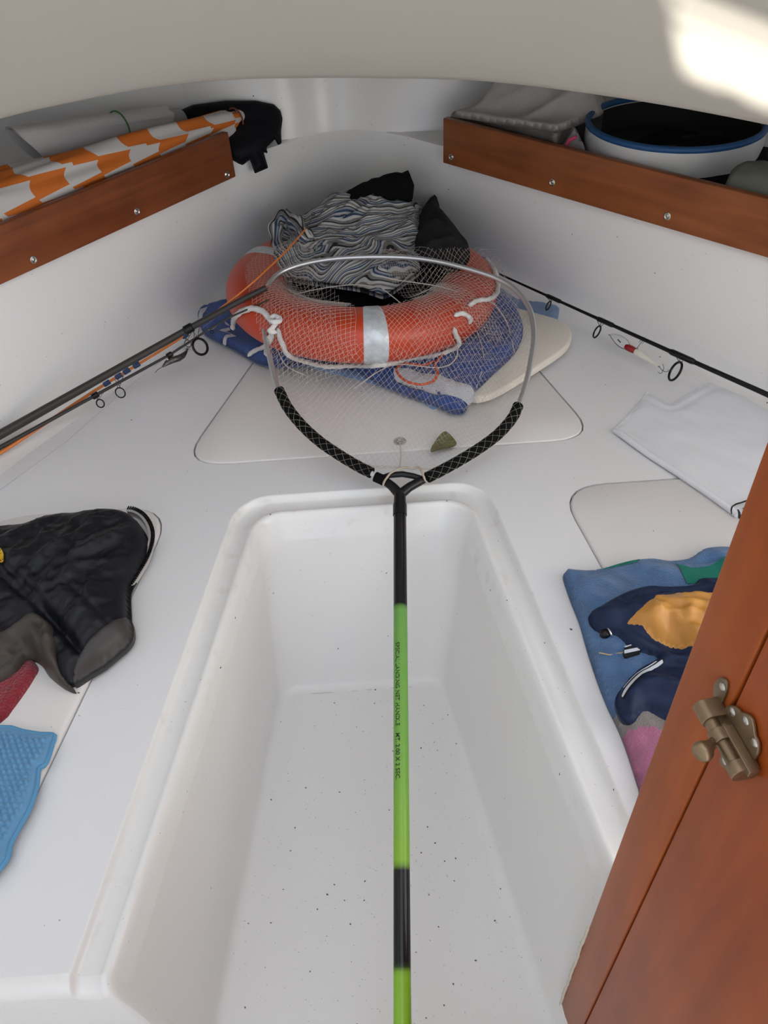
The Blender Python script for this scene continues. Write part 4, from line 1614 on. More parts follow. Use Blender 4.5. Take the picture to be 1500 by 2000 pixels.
# blue beach towel with a green edge, folded, its lower part grey and pink
rt_ = W2s([(1102, 1118), (1106, 1106), (1122, 1108), (1160, 1108), (1200, 1099), (1240, 1090), (1275, 1087), (1310, 1091), (1345, 1085), (1370, 1069), (1400, 1064), (1440, 1066), (1600, 1090), (1640, 1300), (1500, 1640), (1290, 1640), (1252, 1530), (1236, 1480), (1222, 1440), (1205, 1400), (1190, 1370), (1170, 1320), (1150, 1260), (1134, 1205), (1118, 1165)], 0.02, 3)
h_rt = cloth(rt_, 0.003, 0.022, 0.014, bulge=0.006, wide=.05, folds=[(0.010, 9, 1.9, 2.0, 111), (0.004, 26, 1.8, 2, 112)],
             creases=[(W2([(1122, 1125), (1136, 1185), (1160, 1260), (1195, 1345), (1225, 1420), (1262, 1510)], .025), 0.010, 0.005), (W2([(1150, 1120), (1210, 1103), (1280, 1098), (1330, 1100), (1380, 1095), (1440, 1092)], .025), 0.006, 0.004)])
GREY_P = W2([(1190, 1385), (1215, 1370), (1245, 1395), (1300, 1405), (1380, 1410), (1400, 1440), (1320, 1440), (1260, 1425), (1222, 1432), (1212, 1420)], .025)
PINK_P = W2([(1212, 1432), (1225, 1425), (1262, 1415), (1300, 1420), (1400, 1430), (1500, 1640), (1290, 1640)], .025)
GREEN_P = W2([(1320, 1100), (1345, 1112), (1380, 1108), (1440, 1085), (1460, 1130), (1400, 1150), (1338, 1150), (1328, 1125)], .025)
GREEN2_P = W2([(1175, 1112), (1215, 1096), (1250, 1094), (1245, 1099), (1210, 1104)], .025)


def tm(x, y):
    m_ = np.zeros(len(x), int)
    # the far end of the towel's print: sky blue, then grey, then pink
    p = np.array([_proj(a, b, 0.025) for a, b in zip(x, y)])
    px, py = p[:, 0], p[:, 1]
    w_ = 8 * pn(px * .05, py * .05, 7)
    g = py + w_ > 1385 + (px - 1190) * 0.10
    m_[g] = 1
    k = py + w_ > 1424 + np.abs(px - 1260) * 0.05
    m_[k] = 2
    return m_


def _proj(x, y, z):
    d = Vector((x, y, z)) - CAM
    k = d.dot(CF)
    return 750 + FPX * d.dot(CR) / k, 1000 - FPX * d.dot(CU) / k


M_TT = [mat('denim_blue_terry', (0.085, 0.185, 0.37), 0.95, bump=(380, 0.9, 0.004), var=(28, 0.25), sheen=0.3),
        mat('grey_terry', (0.27, 0.24, 0.225), 0.95, bump=(380, 0.9, 0.004), var=(40, 0.3), sheen=0.3),
        mat('pink_terry', (0.46, 0.155, 0.27), 0.95, bump=(380, 0.9, 0.004), var=(40, 0.2), sheen=0.3)]
twr = patch('beach_towel', rt_, h_rt, 0.006, M_TT, None, 0.0018, fmi=tm)
tag(twr, 'blue beach towel with grey and pink end under the navy jacket', 'towel')
decal('green_print', GREEN_P, h_rt, mat('green_terry', (0.012, 0.20, 0.145), 0.95, bump=(380, .8, .004)), twr, 0.0015, 0.005)
decal('green_print', GREEN2_P, h_rt, MATS['green_terry'], twr, 0.0015, 0.005)

# navy jacket
M_NAVY = mat('navy_nylon', (0.011, 0.022, 0.062), 0.6, bump=(120, .2, .003), spec=0.25)
nj = W2s([(1153, 1186), (1170, 1176), (1200, 1158), (1235, 1143), (1265, 1136), (1310, 1138), (1355, 1134), (1362, 1123), (1400, 1122), (1470, 1130), (1620, 1200), (1580, 1420), (1400, 1430), (1330, 1400), (1290, 1385), (1262, 1378), (1240, 1396), (1222, 1388), (1212, 1372), (1207, 1345), (1222, 1322), (1246, 1297), (1285, 1274), (1255, 1266), (1225, 1250), (1206, 1232), (1178, 1222), (1160, 1205)], 0.05, 3)
h_nj = cloth(nj, 0.026, 0.026, 0.016, bulge=0.020, wide=.07, folds=[(0.015, 13, 2.5, 2.2, 121), (0.009, 28, 2.6, 2.4, 122), (0.004, 60, 2.5, 2.4, 123)],
             creases=[(W2([(1222, 1212), (1290, 1250), (1380, 1272), (1420, 1275)], .06), 0.016, 0.010), (W2([(1225, 1170), (1290, 1150), (1390, 1152)], .06), 0.012, 0.008), (W2([(1275, 1290), (1340, 1290), (1400, 1280)], .06), .014, .010)])
njr = thing('navy_jacket', 'navy jacket with amber lining crumpled on the blue beach towel', 'jacket', at(1290, 1260, .026))
patch('jacket_shell', nj, h_nj, 0.0042, M_NAVY, njr, 0.018)
yl = W2s([(1222, 1203), (1245, 1192), (1270, 1175), (1300, 1160), (1345, 1153), (1395, 1157), (1440, 1165), (1440, 1220), (1395, 1254), (1350, 1252), (1310, 1242), (1280, 1230), (1255, 1214)], .07, 3)
zq = float(np.mean(h_nj(np.array([p[0] for p in yl]), np.array([p[1] for p in yl]))))
h_yl = cloth(yl, lambda x, y: h_nj(x, y) - 0.002, 0.005, 0.006, folds=[(0.010, 20, 1.0, 2, 131), (0.004, 45, .8, 2, 132)])
patch('jacket_lining', yl, h_yl, 0.004, mat('amber_satin', (0.58, 0.27, 0.055), 0.38, bump=(60, .2, .003)), njr, lambda x, y: h_nj(x, y) - .004, 'amber yellow satin lining')
# cuff stripes
M_STW = mat('white_knit', (0.60, 0.63, 0.70), 0.9)
M_STK = mat('black_knit', (0.006, 0.006, 0.009), 0.9)


def stripe_strip(name, pa, pb, m, off):
    decal(name, W2s(pa, .06, 3, False) + W2s(pb, .06, 3, False)[::-1], h_nj, m, njr, off, 0.003)


stripe_strip('cuff_stripe', [(1217, 1352), (1222, 1336), (1255, 1300), (1298, 1278)], [(1220, 1356), (1242, 1333), (1270, 1303), (1302, 1284)], M_STK, 0.0014)
stripe_strip('cuff_stripe', [(1217, 1349), (1224, 1337), (1256, 1306), (1296, 1281)], [(1219, 1353), (1228, 1342), (1258, 1312), (1298, 1287)], M_STW, 0.0022)
stripe_strip('cuff_stripe', [(1219, 1334), (1245, 1308), (1285, 1282)], [(1220, 1336), (1246, 1310), (1286, 1284)], M_STW, 0.0022)
h_t = lambda x, y: np.full(np.asarray(x).shape, 0.040)
tab = W2([(1219, 1266), (1240, 1258), (1252, 1264), (1250, 1276), (1222, 1284), (1217, 1276)], .04)
tb_ = patch('collar_tab', tab, h_t, 0.004, M_STK, njr, 0.022)
decal('tab_stripe', W2([(1219, 1270), (1250, 1264), (1251, 1270), (1219, 1277)], .0405), h_t, M_STW, tb_, 0.001, 0.003)
decal('tab_stripe', W2([(1219, 1263), (1238, 1257), (1239, 1259), (1220, 1265)], .0405), h_t, M_STW, tb_, 0.001, 0.003)
cl = at(1182, 1238, .034)
tgl = MB().ball(cl, 0.0085, 1.0, .9, .9, 18, 10).build('cord_toggle', M_BLACK, njr)
MB().ring(cl + Vector((0.006, 0.0, .003)), (1, 0.2, .3), 0.0075, 0.0013, 22, 6).build('toggle_ring', M_STEEL, tgl)
MB().tube(ats([(1190, 1236, .034), (1200, 1228, .04), (1215, 1225, .045)]), .003, 8).build('drawcord', M_BLACK, njr)
MB().tube(ats([(1170, 1275, .030), (1190, 1279, .031), (1220, 1274, .036)]), .0011, 6).build('loose_thread', mat('tan_thread', (0.45, 0.36, 0.22), .9), njr)

# ================================================================== SIDE SHELVES


def Lp(px, py, o, z=None):
    p0 = Vector((LB0.x + LN.x * o, LB0.y + LN.y * o, 0))
    return atp(px, py, p0, Vector((LN.x, LN.y, 0)))


def Rp(px, py, o):
    p0 = Vector((RB0.x + RN.x * o, RB0.y + RN.y * o, 0))
    return atp(px, py, p0, Vector((RN.x, RN.y, 0)))


# rolled orange and white fabric
axp = [Lp(*p) for p in [(-420, 546, .078), (-120, 436, .075), (0, 394, .072), (100, 356, .07), (200, 320, .068), (300, 288, .066), (380, 262, .064), (440, 241, .062), (466, 232, .062)]]
AX = [Vector(p) for p in resamp(spline([tuple(p) for p in axp], 6), 0.006)]
N = len(AX)
NK = 40
V, F, CU_ = [], [], []
L_ = 0.0
for i in range(N):
    t = (AX[min(i + 1, N - 1)] - AX[max(i - 1, 0)]).normalized()
    x = t.cross(Vector((0, 0, 1))).normalized()
    y = x.cross(t)
    f = i / (N - 1)
    g_ = min(1.0, (1 - f) * 1.55)
    R = 0.034 * g_ ** 0.5 * 0.55 + 0.024
    if f > 0.96:
        R *= 0.95
    for k in range(NK):
        a = 2 * math.pi * k / NK
        rr_ = R * (1 + 0.10 * math.sin(3 * a + f * 5) + 0.07 * math.sin(5 * a - f * 9 + 1) + 0.05 * math.sin(7 * a + f * 14)) * (1.0 - .25 * (f > .97))
        V.append(AX[i] + (x * math.cos(a) + y * math.sin(a)) * rr_)
        strip = math.floor((a / (2 * math.pi) * 5 + f * 0.7)) % 2
        ph = (a / (2 * math.pi) * 5 + f * 0.7) % 1.0
        CU_.append(i * 0.006 / 0.165 + 0.5 * strip + 0.10 * math.sin(math.pi * ph) + 0.12)
for i in range(N - 1):
    for k in range(NK):
        F.append((i * NK + k, i * NK + (k + 1) % NK, (i + 1) * NK + (k + 1) % NK, (i + 1) * NK + k))
F.append(tuple(range(NK))[::-1])
F.append(tuple((N - 1) * NK + k for k in range(NK)))
roll = thing('rolled_banner', 'rolled orange and white chequered fabric on the left shelf', 'fabric roll', AX[N // 2] - Vector((0, 0, .05)))
M_BAN = ramp_mat('orange_white_canvas', 'chk', [(0.0, (0.66, 0.165, 0.018)), (0.5, (0.62, 0.60, 0.58))], 0.75, bump=(60, .15, .002), period=1.0)
ro_ = mesh('rolled_fabric', V, F, M_BAN, roll)
fixn(ro_)
a_ = ro_.data.attributes.new('chk', 'FLOAT', 'POINT')
a_.data.foreach_set('value', np.array(CU_, np.float32))
tn = (AX[-1] - AX[-4]).normalized()
MB().ring(AX[-3], tn, 0.0265, 0.0022, 28, 8).build('elastic_band', mat('rust_band', (0.20, 0.05, 0.025), .7), roll)
MB().tube([AX[-2], AX[-1] + tn * 0.012, AX[-1] + tn * 0.014], [0.022, 0.021, 0.018], 22).build('pole_end_cap', mat('white_cap', (0.60, 0.60, 0.58), .5), roll)
fp = [Lp(*p) for p in [(-120, 366, .135), (0, 338, .13), (60, 325, .13), (120, 312, .125), (180, 296, .12)]]
FP = resamp(spline([tuple(p) for p in fp], 6), 0.006)
mb = MB()
mb.tube(FP, 0.013, 12)
fo = mb.build('loose_flap', M_BAN, roll)
a_ = fo.data.attributes.new('chk', 'FLOAT', 'POINT')
a_.data.foreach_set('value', np.array([(i // 12) * 0.006 / 0.165 + 0.60 for i in range(len(fo.data.vertices))], np.float32))

# white film roll with a green band
pa, pb = Lp(66, 283, .205), Lp(322, 243, .195)
M_FILM = mat('white_film', (0.66, 0.65, 0.64), 0.4, bump=(25, .3, .004))
rl_ = thing('paper_roll', 'white plastic film roll with a green band on the left shelf', 'roll', pa.lerp(pb, .5) - Vector((0, 0, .045)))
t = (pb - pa).normalized()
x = t.cross(Vector((0, 0, 1))).normalized()
y = x.cross(t)
V, F = [], []
NR, NA = 26, 44
for i in range(NR):
    f = i / (NR - 1)
    for k in range(NA):
        a = 2.4 * math.pi * k / (NA - 1) + 0.6
        q = float(pn(np.array([f * 5.0]), np.array([math.cos(a) * 1.6 + 3]), 9)[0])
        R = 0.043 * (1 - 0.12 * k / NA) * (1 + 0.16 * q)
        ext = (-0.02 - 0.03 * math.sin(a) if i == 0 else 0) + (0.03 * pn(np.array([a * 2.]), np.array([0.3]), 4)[0] if i == NR - 1 else 0)
        V.append(pa.lerp(pb, f) + t * ext + x * math.cos(a) * R + y * math.sin(a) * R * 0.95)
for i in range(NR - 1):
    for k in range(NA - 1):
        F.append((i * NA + k, i * NA + k + 1, (i + 1) * NA + k + 1, (i + 1) * NA + k))
mesh('film_sheet', V, F, M_FILM, rl_)
MB().ring(pa.lerp(pb, .62), t, 0.0435, 0.0018, 36, 6).build('green_band', mat('green_rubber', (0.03, 0.20, 0.04), .5), rl_)
pc = pb + t * 0.05
MB().tube([pb - t * .06, pc], 0.030, 24).build('inner_core', mat('grey_card', (0.42, 0.41, 0.40), .6), rl_)


def cast(objs, o, d, far=9.0):
    """nearest hit of a ray on world-space meshes: (point, distance, normal)"""
    best = (None, far, None)
    d = Vector(d).normalized()
    for ob in objs:
        h, p, n, _ = ob.ray_cast(o, d)
        if h and (p - o).length < best[1]:
            best = (p, (p - o).length, n)
    return best


def wall_drape(name, poly_px, objs, m, off=0.012, edge=14.0, amp=0.01, fsc=0.03, seed=5, res=5.0, parent=None, label=None, cat=None, taut=38.0):
    """sheet hanging against built surfaces: every point lies on the surface seen there, plus its own thickness"""
    bpy.context.view_layer.update()
    P, Fc, n = tri_poly(poly_px, res)
    d = dist_poly(P[:, 0], P[:, 1], poly_px)
    top, bot = [], []
    T0 = []
    for px, py in P:
        T0.append(cast(objs, CAM, ray(px, py))[1])
    T0 = np.array(T0)
    D2 = np.hypot(P[:, None, 0] - P[None, :, 0], P[:, None, 1] - P[None, :, 1])
    TM = np.where(D2 < taut, T0[None, :], 9).min(1)
    K = np.exp(-(D2 / (taut * .6)) ** 2)
    TM = np.minimum((K * TM[None, :]).sum(1) / K.sum(1), T0)
    fz = pn(P[:, 0] * fsc, P[:, 1] * fsc, seed)
    for (px, py), dd, q, tm0 in zip(P, d, fz, TM):
        rd = ray(px, py).normalized()
        c = CAM + rd * tm0
        nn = Vector((-rd.x * .6, -rd.y * .8, 0.25)).normalized()
        k = min(dd / edge, 1.0)
        top.append(c + nn * (0.007 + off * math.sqrt(1 - (1 - k) ** 2) + amp * q * k))
        bot.append(c + nn * 0.0005)
    V = [tuple(v) for v in top] + [tuple(v) for v in bot[:n]]
    nb = len(top)
    F = list(Fc) + [(i, (i + 1) % n, nb + (i + 1) % n, nb + i) for i in range(n)]
    o = mesh(name, V, F, m, parent)
    fixn(o)
    if cat:
        tag(o, label, cat)
    return o


WALLS = [bpy.data.objects[n] for n in ('wall_left', 'wall_front', 'wall_right')]
bb = [(352, 216), (376, 205), (440, 197), (500, 197), (535, 204), (548, 216), (552, 232), (549, 256), (550, 280), (543, 284), (537, 272), (526, 283), (520, 288), (523, 300), (515, 297), (524, 328), (498, 339), (488, 312), (474, 323), (452, 314), (440, 300), (400, 300), (352, 250)]
wall_drape('black_bag', bb, WALLS, mat('black_nylon_bag', (0.004, 0.0045, 0.007), .7, spec=0.2, bump=(150, .2, .002)), 0.03, 30, 0.012, 0.02, 5, 4.0, None, 'black fabric bag with straps slumped off the end of the left shelf', 'bag')

# right shelf: folded white sail cloth
M_SAIL = mat('white_canvas', (0.56, 0.535, 0.51), 0.85, bump=(200, .3, .002), var=(14, .12))


def Rxy(s, o):
    return (RB0.x + RD.x * s + RN.x * o, RB0.y + RD.y * s + RN.y * o)


A = Rp(886, 214, .04)
B = Rp(1094, 244, .04)
sA = (A - RB0).to_2d().dot(RD)
sB = (B - RB0).to_2d().dot(RD)
po = [Rxy(sA, .028), Rxy(sA - .01, .06), Rxy(sA - .03, .20), Rxy(sB + .02, .25), Rxy(sB - .01, .18), Rxy(sB, .028)]


def fr_so(x, y):
    x = np.asarray(x, float) - RB0.x
    y = np.asarray(y, float) - RB0.y
    return x * RD.x + y * RD.y, x * RN.x + y * RN.y


def h_sail(x, y):
    s, o = fr_so(x, y)
    d = dist_poly(x, y, po)
    z = A.z + (B.z - A.z) * np.clip((sA - s) / (sA - sB), 0, 1) - 0.014 * (1 - np.sqrt(np.clip(1 - (1 - np.clip(d / .012, 0, 1)) ** 2, 0, 1)))
    z = z + 0.14 * sstep(o, .05, .22) * (0.55 + 0.45 * sstep(s, sB, sA - .05)) * sstep(d, 0, .05)
    z = z + 0.003 * pn(s * 14, o * 14, 3) + 0.02 * (1 - 2.2 * np.abs(pn(s * 9 + o * 6, o * 5, 8))) * sstep(d, 0.01, .05) * .5
    return z


sail = patch('folded_sailcloth', po, h_sail, 0.006, M_SAIL, None, SHZ + .001)
tag(sail, 'folded off white sailcloth on the right shelf', 'cloth')

# white and blue hoop
hc = Rp(1318, 238, .215)
HR = 168 * depth(hc) / FPX
hoop = thing('flexible_tub', 'white round tub with blue rims and black inside on the right shelf', 'tub', hc - Vector((0, 0, .06)))
M_TUBW = mat('white_vinyl', (0.66, 0.67, 0.66), 0.4, bump=(30, .1, .002))
M_TUBB = mat('blue_binding', (0.015, 0.085, 0.24), 0.5)
HH = 0.060


def circ(r, z, n=72):
    return [hc + Vector((r * math.cos(2 * math.pi * k / n), r * math.sin(2 * math.pi * k / n), z)) for k in range(n)]


mb = MB()
rs = [(HR, 0.0), (HR + .002, -HH * .5), (HR - .004, -HH), (HR - .010, -HH), (HR - .006, -HH * .5), (HR - .006, 0)]
V, F = [], []
for r_, z in rs:
    V += circ(r_, z)
for j in range(len(rs)):
    j2 = (j + 1) % len(rs)
    for k in range(72):
        F.append((j * 72 + k, j * 72 + (k + 1) % 72, j2 * 72 + (k + 1) % 72, j2 * 72 + k))
mb.add(V, F)
mb.build('tub_wall', M_TUBW, hoop)
MB().tube(circ(HR - .003, 0.001), 0.0068, 10, closed=True).build('rim_binding', M_TUBB, hoop)
MB().tube(circ(HR - .006, -HH), 0.0052, 10, closed=True).build('base_binding', M_TUBB, hoop)
mb = MB()
V = circ(HR - .008, -.006) + circ(HR - .012, -HH + .004) + [hc + Vector((0, 0, -HH + .004))]
F = [(k, (k + 1) % 72, 72 + (k + 1) % 72, 72 + k) for k in range(72)] + [(72 + k, 72 + (k + 1) % 72, 144) for k in range(72)]
mb.add(V, F)
mb.build('black_inside', mat('black_lining', (0.006, 0.006, 0.007), .8), hoop)
# black bag the tub stands on
sd0, sd1 = (Rp(1150, 300, .05) - RB0).to_2d().dot(RD), (Rp(1560, 380, .05) - RB0).to_2d().dot(RD)
pk = [Rxy(sd0, .03), Rxy(sd0, .36), Rxy(sd1, .36), Rxy(sd1, .03)]
h_pk = cloth(pk, SHZ + .03, 0.008, 0.02, folds=[(0.012, 14, .5, 2, 141)])
o = patch('black_holdall', pk, h_pk, 0.012, M_BLK1, None, SHZ + .001)
tag(o, 'flat black holdall under the white and blue tub', 'bag')
# clear bag with pink strap
cbp = [(p.x, p.y) for p in [Rp(1090, 290, .035), Rp(1112, 292, .03), Rp(1148, 302, .032), Rp(1152, 290, .06), Rp(1140, 262, .12), Rp(1105, 250, .14), Rp(1092, 268, .09)]]
zc0 = Rp(1120, 286, .05).z
h_cb = cloth(cbp, SHZ + .02, 0.04, 0.02, bulge=0.035, wide=.05, folds=[(0.02, 30, .4, 1.5, 151), (0.01, 60, 1.4, 1.5, 152)])
cb = patch('crumpled_clear_bag', cbp, h_cb, 0.004, mat('grey_clear_plastic', (0.46, 0.45, 0.44), 0.18, trans=0.35), None, SHZ + .001)
tag(cb, 'crumpled clear plastic bag between the sailcloth and the tub', 'bag')
MB().tube([Rp(1106, 284, .03), Rp(1112, 274, .032), Rp(1126, 267, .036)], [.003, .0042, .003], 8).build('pink_strap', mat('pink_plastic', (0.70, 0.06, 0.18), .4), cb)
# olive cloth at the frame edge
ovp = [(p.x, p.y) for p in [Rp(1416, 362, .03), Rp(1440, 370, .028), Rp(1470, 378, .027), Rp(1600, 405, .027), Rp(1600, 330, .12), Rp(1490, 320, .11), Rp(1440, 330, .09), Rp(1420, 340, .06)]]
h_ov = cloth(ovp, SHZ + .05, 0.035, 0.014, bulge=.015, wide=.04, folds=[(0.012, 24, 1.5, 2.2, 161)])
o = patch('olive_cloth', ovp, h_ov, 0.005, mat('olive_canvas', (0.15, 0.16, 0.125), .9, bump=(120, .3, .002)), None, SHZ + .002)
tag(o, 'olive green canvas cloth beside the tub on the right shelf', 'cloth')

# ================================================================== LANDING NET
J = at(785, 952, 0.034)
HS = 0.265
HN = Vector((0, -HS, 1)).normalized()


def hpt(px, py, up=0.0):
    return atp(px, py, J + HN * up, HN)


net = thing('landing_net', 'landing net with black and lime green handle across the foot well', 'landing net', J)
al = [hpt(*p) for p in [(545, 768), (536, 738), (527, 700), (518, 655), (513, 615), (516, 580), (527, 552), (550, 531), (592, 516), (650, 506), (720, 502), (790, 503), (850, 510), (920, 527), (975, 546), (1012, 571), (1036, 608), (1043, 655), (1037, 705), (1027, 750), (1012, 797)]]
HOOPC = spline([tuple(p) for p in al], 6)
mb = MB()
mb.tube(HOOPC, 0.0056, 12)
mb.build('hoop_tube', M_ALU, net)
fl_ = [hpt(*p) for p in [(545, 762), (562, 796), (590, 831), (624, 862), (660, 887), (700, 911), (726, 924)]]
MB().tube(spline([tuple(p) for p in fl_], 6), 0.0104, 16).build('foam_grip', M_FOAM, net)
fr_ = [hpt(*p) for p in [(1012, 792), (1001, 816), (975, 846), (940, 873), (900, 898), (862, 919), (834, 933)]]
MB().tube(spline([tuple(p) for p in fr_], 6), 0.0104, 16).build('foam_grip', M_FOAM, net)
M_THR = mat('net_thread', (0.30, 0.28, 0.24), .6)
for gp in (fl_, fr_):
    C_ = [Vector(p) for p in resamp(spline([tuple(p) for p in gp], 6), 0.0035)]
    mb = MB()
    for sg in (-1, 1):
        for ph in range(4):
            q = []
            for i, c in enumerate(C_):
                t = (C_[min(i + 1, len(C_) - 1)] - C_[max(i - 1, 0)]).normalized()
                x = t.cross(HN).normalized()
                a = sg * i * 0.0035 / 0.0078 * 0.62 + ph * math.pi / 2
                q.append(c + (x * math.cos(a) + HN * math.sin(a)) * 0.0108)
            mb.tube(q, 0.00030, 3, caps=False)
    tag(mb.build('net_lacing', M_THR, net, False, sharp=0), kind='stuff')
MB().tube([hpt(733, 931), hpt(742, 935), hpt(752, 940)], 0.0098, 14).build('foam_collar', M_FOAM, net)
MB().tube([hpt(722, 922), hpt(736, 932)], 0.0050, 10).build('white_joint', mat('white_plastic', (0.75, 0.74, 0.72), .4), net)
# handle
HA = at(781, 990, 0.022)
HB2 = at(786, 2000, -0.165)
hd_ = (HB2 - HA).normalized()
HL = (ZF + 0.012 - HA.z) / hd_.z
HE = HA + hd_ * HL
RP = 0.0114
M_HAN = bpy.data.materials.new('handle_paint')
M_HAN.use_nodes = True
nt = M_HAN.node_tree
b_ = nt.nodes['Principled BSDF']
b_.inputs['Roughness'].default_value = 0.22
b_.inputs['Specular IOR Level'].default_value = 0.4
at_ = nt.nodes.new('ShaderNodeAttribute')
at_.attribute_name = 'len'
cr = nt.nodes.new('ShaderNodeValToRGB')
els = cr.color_ramp.elements


def plen(py):
    """distance along the handle of the point seen at image row py"""
    best = None
    for k in range(2001):
        q = HA + hd_ * (HL * k / 2000)
        d = q - CAM
        if d.dot(CF) < 0.05:
            break
        y = 1000 - FPX * d.dot(CU) / d.dot(CF)
        if best is None or abs(y - py) < best[0]:
            best = (abs(y - py), HL * k / 2000)
    return best[1]


BKC, GRC, GRC2 = (0.006, 0.006, 0.007), (0.150, 0.36, 0.075), (0.25, 0.48, 0.035)
st = [(plen(1183), BKC), (plen(1192), GRC), (plen(1480), (0.18, 0.40, 0.06)), (plen(1688), GRC2), (plen(1700), BKC), (plen(1888), BKC), (plen(1902), GRC2), (plen(1990), GRC2)]
while len(els) < len(st):
    els.new(0.5)
for e, (p, c) in zip(els, st):
    e.position = min(1, p / HL)
    e.color = (*c, 1)
nt.links.new(at_.outputs['Fac'], cr.inputs[0])
nt.links.new(cr.outputs[0], b_.inputs['Base Color'])
mb = MB()
ks = 220
mb.tube([HA + hd_ * (HL * k / ks) for k in range(ks + 1)], RP, 24)
ho = mb.build('handle', M_HAN, net)
a_ = ho.data.attributes.new('len', 'FLOAT', 'POINT')
a_.data.foreach_set('value', np.array([(v.co - HA).dot(hd_) / HL for v in ho.data.vertices], np.float32))
MB().tube([HA - hd_ * 0.004, HA + hd_ * 0.018], RP + 0.0012, 24).build('ferrule', M_BLACK, net)
# printed lettering, running down the handle
fc = bpy.data.curves.new('lettering', 'FONT')
fc.body = 'SPECIAL LANDING NET HANDLE    MT. 2.00 X 2 SEC.'
fc.size = 1.0
fc.resolution_u = 3
fc.offset = 0.016
fob = bpy.data.objects.new('lettering_tmp', fc)
COL.objects.link(fob)
bpy.context.view_layer.update()
tm_ = bpy.data.meshes.new_from_object(fob.evaluated_get(bpy.context.evaluated_depsgraph_get()))
bpy.data.objects.remove(fob)
bmx = bmesh.new()
bmx.from_mesh(tm_)
bmesh.ops.triangulate(bmx, faces=bmx.faces)
xs = [v.co.x for v in bmx.verts]
x0, x1 = min(xs), max(xs)
l0, l1 = plen(1259), plen(1526)
side = hd_.cross(Vector((0, 0, 1))).normalized()
if side.x < 0:
    side = -side                     # towards the right of the picture
upv = side.cross(hd_).normalized()
if upv.z < 0:
    upv = -upv
CAPH = 0.0068
for v in bmx.verts:
    l = l0 + (l1 - l0) * (v.co.x - x0) / (x1 - x0)
    ww = -0.0082 + v.co.y / 0.70 * CAPH            # across the pole, letter tops to the right
    ang = ww / RP
    v.co = HA + hd_ * l + (side * math.sin(ang) + upv * math.cos(ang)) * (RP + 0.00025)
tm2 = bpy.data.meshes.new('lettering')
bmx.to_mesh(tm2)
bmx.free()
link('lettering', tm2, mat('print_black', (0.004, 0.006, 0.004), .4), ho, False, 'black printed lettering')
# yoke
yk = MB()
c0 = HA - hd_ * 0.012
yk.tube([HA + hd_ * 0.006, HA - hd_ * 0.004, c0, hpt(781, 962)], [0.0122, 0.0118, 0.0112, 0.0105], 16)
yk.tube([hpt(781, 966), hpt(766, 950), hpt(748, 936)], [0.0100, 0.0086, 0.0078], 14)
yk.tube([hpt(781, 966), hpt(800, 951), hpt(828, 936)], [0.0100, 0.0086, 0.0078], 14)
yk.tube([hpt(744, 934), hpt(762, 928), hpt(786, 926), hpt(808, 930), hpt(832, 938)], [0.0055, 0.0056, 0.0058, 0.0056, 0.0055], 12)
yk.build('yoke', M_BLACK, net)
M_TWINE = mat('beige_twine', (0.50, 0.42, 0.32), .9)
rope('tie_cord', [hpt(747, 952, .002), hpt(752, 938, .011), hpt(766, 922, .011), hpt(790, 913, .005), hpt(806, 915, .004), hpt(816, 912, .006), hpt(824, 922, .012), hpt(832, 942, .008)], 0.0019, net, M_TWINE)

# netting: draped over everything that lies under the hoop --------------------
bpy.context.view_layer.update()
UNDER = [lid_c, berth, loose, towel_b, g1, g2, shirt, bpy.data.objects['ring_body'], bpy.data.objects['towel']]


def top_z(x, y):
    p = cast(UNDER, Vector((x, y, 0.55)), (0, 0, -1))[0]
    return p.z if p is not None else 0.0


GX0, GX1, GY0, GY1, GS = -0.46, 0.62, 0.98, 2.15, 0.010
gxs = np.arange(GX0, GX1, GS)
gys = np.arange(GY0, GY1, GS)
HM = np.array([[top_z(x, y) for x in gxs] for y in gys])


def maxf(A, r):
    B = A.copy()
    for dy in range(-r, r + 1):
        for dx in range(-r, r + 1):
            B = np.maximum(B, np.roll(np.roll(A, dy, 0), dx, 1) - 0.004 * (abs(dx) + abs(dy)))
    return B


def blur(A, r):
    for _ in range(r):
        A = (A + np.roll(A, 1, 0) + np.roll(A, -1, 0) + np.roll(A, 1, 1) + np.roll(A, -1, 1)) / 5
    return A


NZ = HM.copy()
for _ in range(26):      # the net is taut: it never falls away steeper than this
    for ax, sh in ((0, 1), (0, -1), (1, 1), (1, -1)):
        NZ = np.maximum(NZ, np.roll(NZ, sh, ax) - 0.0066)
NZ = np.maximum(blur(NZ, 3), HM) + 0.003


def netz(x, y):
    fx = np.clip((x - GX0) / GS, 0, len(gxs) - 1.001)
    fy = np.clip((y - GY0) / GS, 0, len(gys) - 1.001)
    ix, iy = fx.astype(int), fy.astype(int)
    tx, ty = fx - ix, fy - iy
    return (NZ[iy, ix] * (1 - tx) + NZ[iy, ix + 1] * tx) * (1 - ty) + (NZ[iy + 1, ix] * (1 - tx) + NZ[iy + 1, ix + 1] * tx) * ty


M_NET = mat('nylon_net', (0.60, 0.54, 0.49), 0.5)


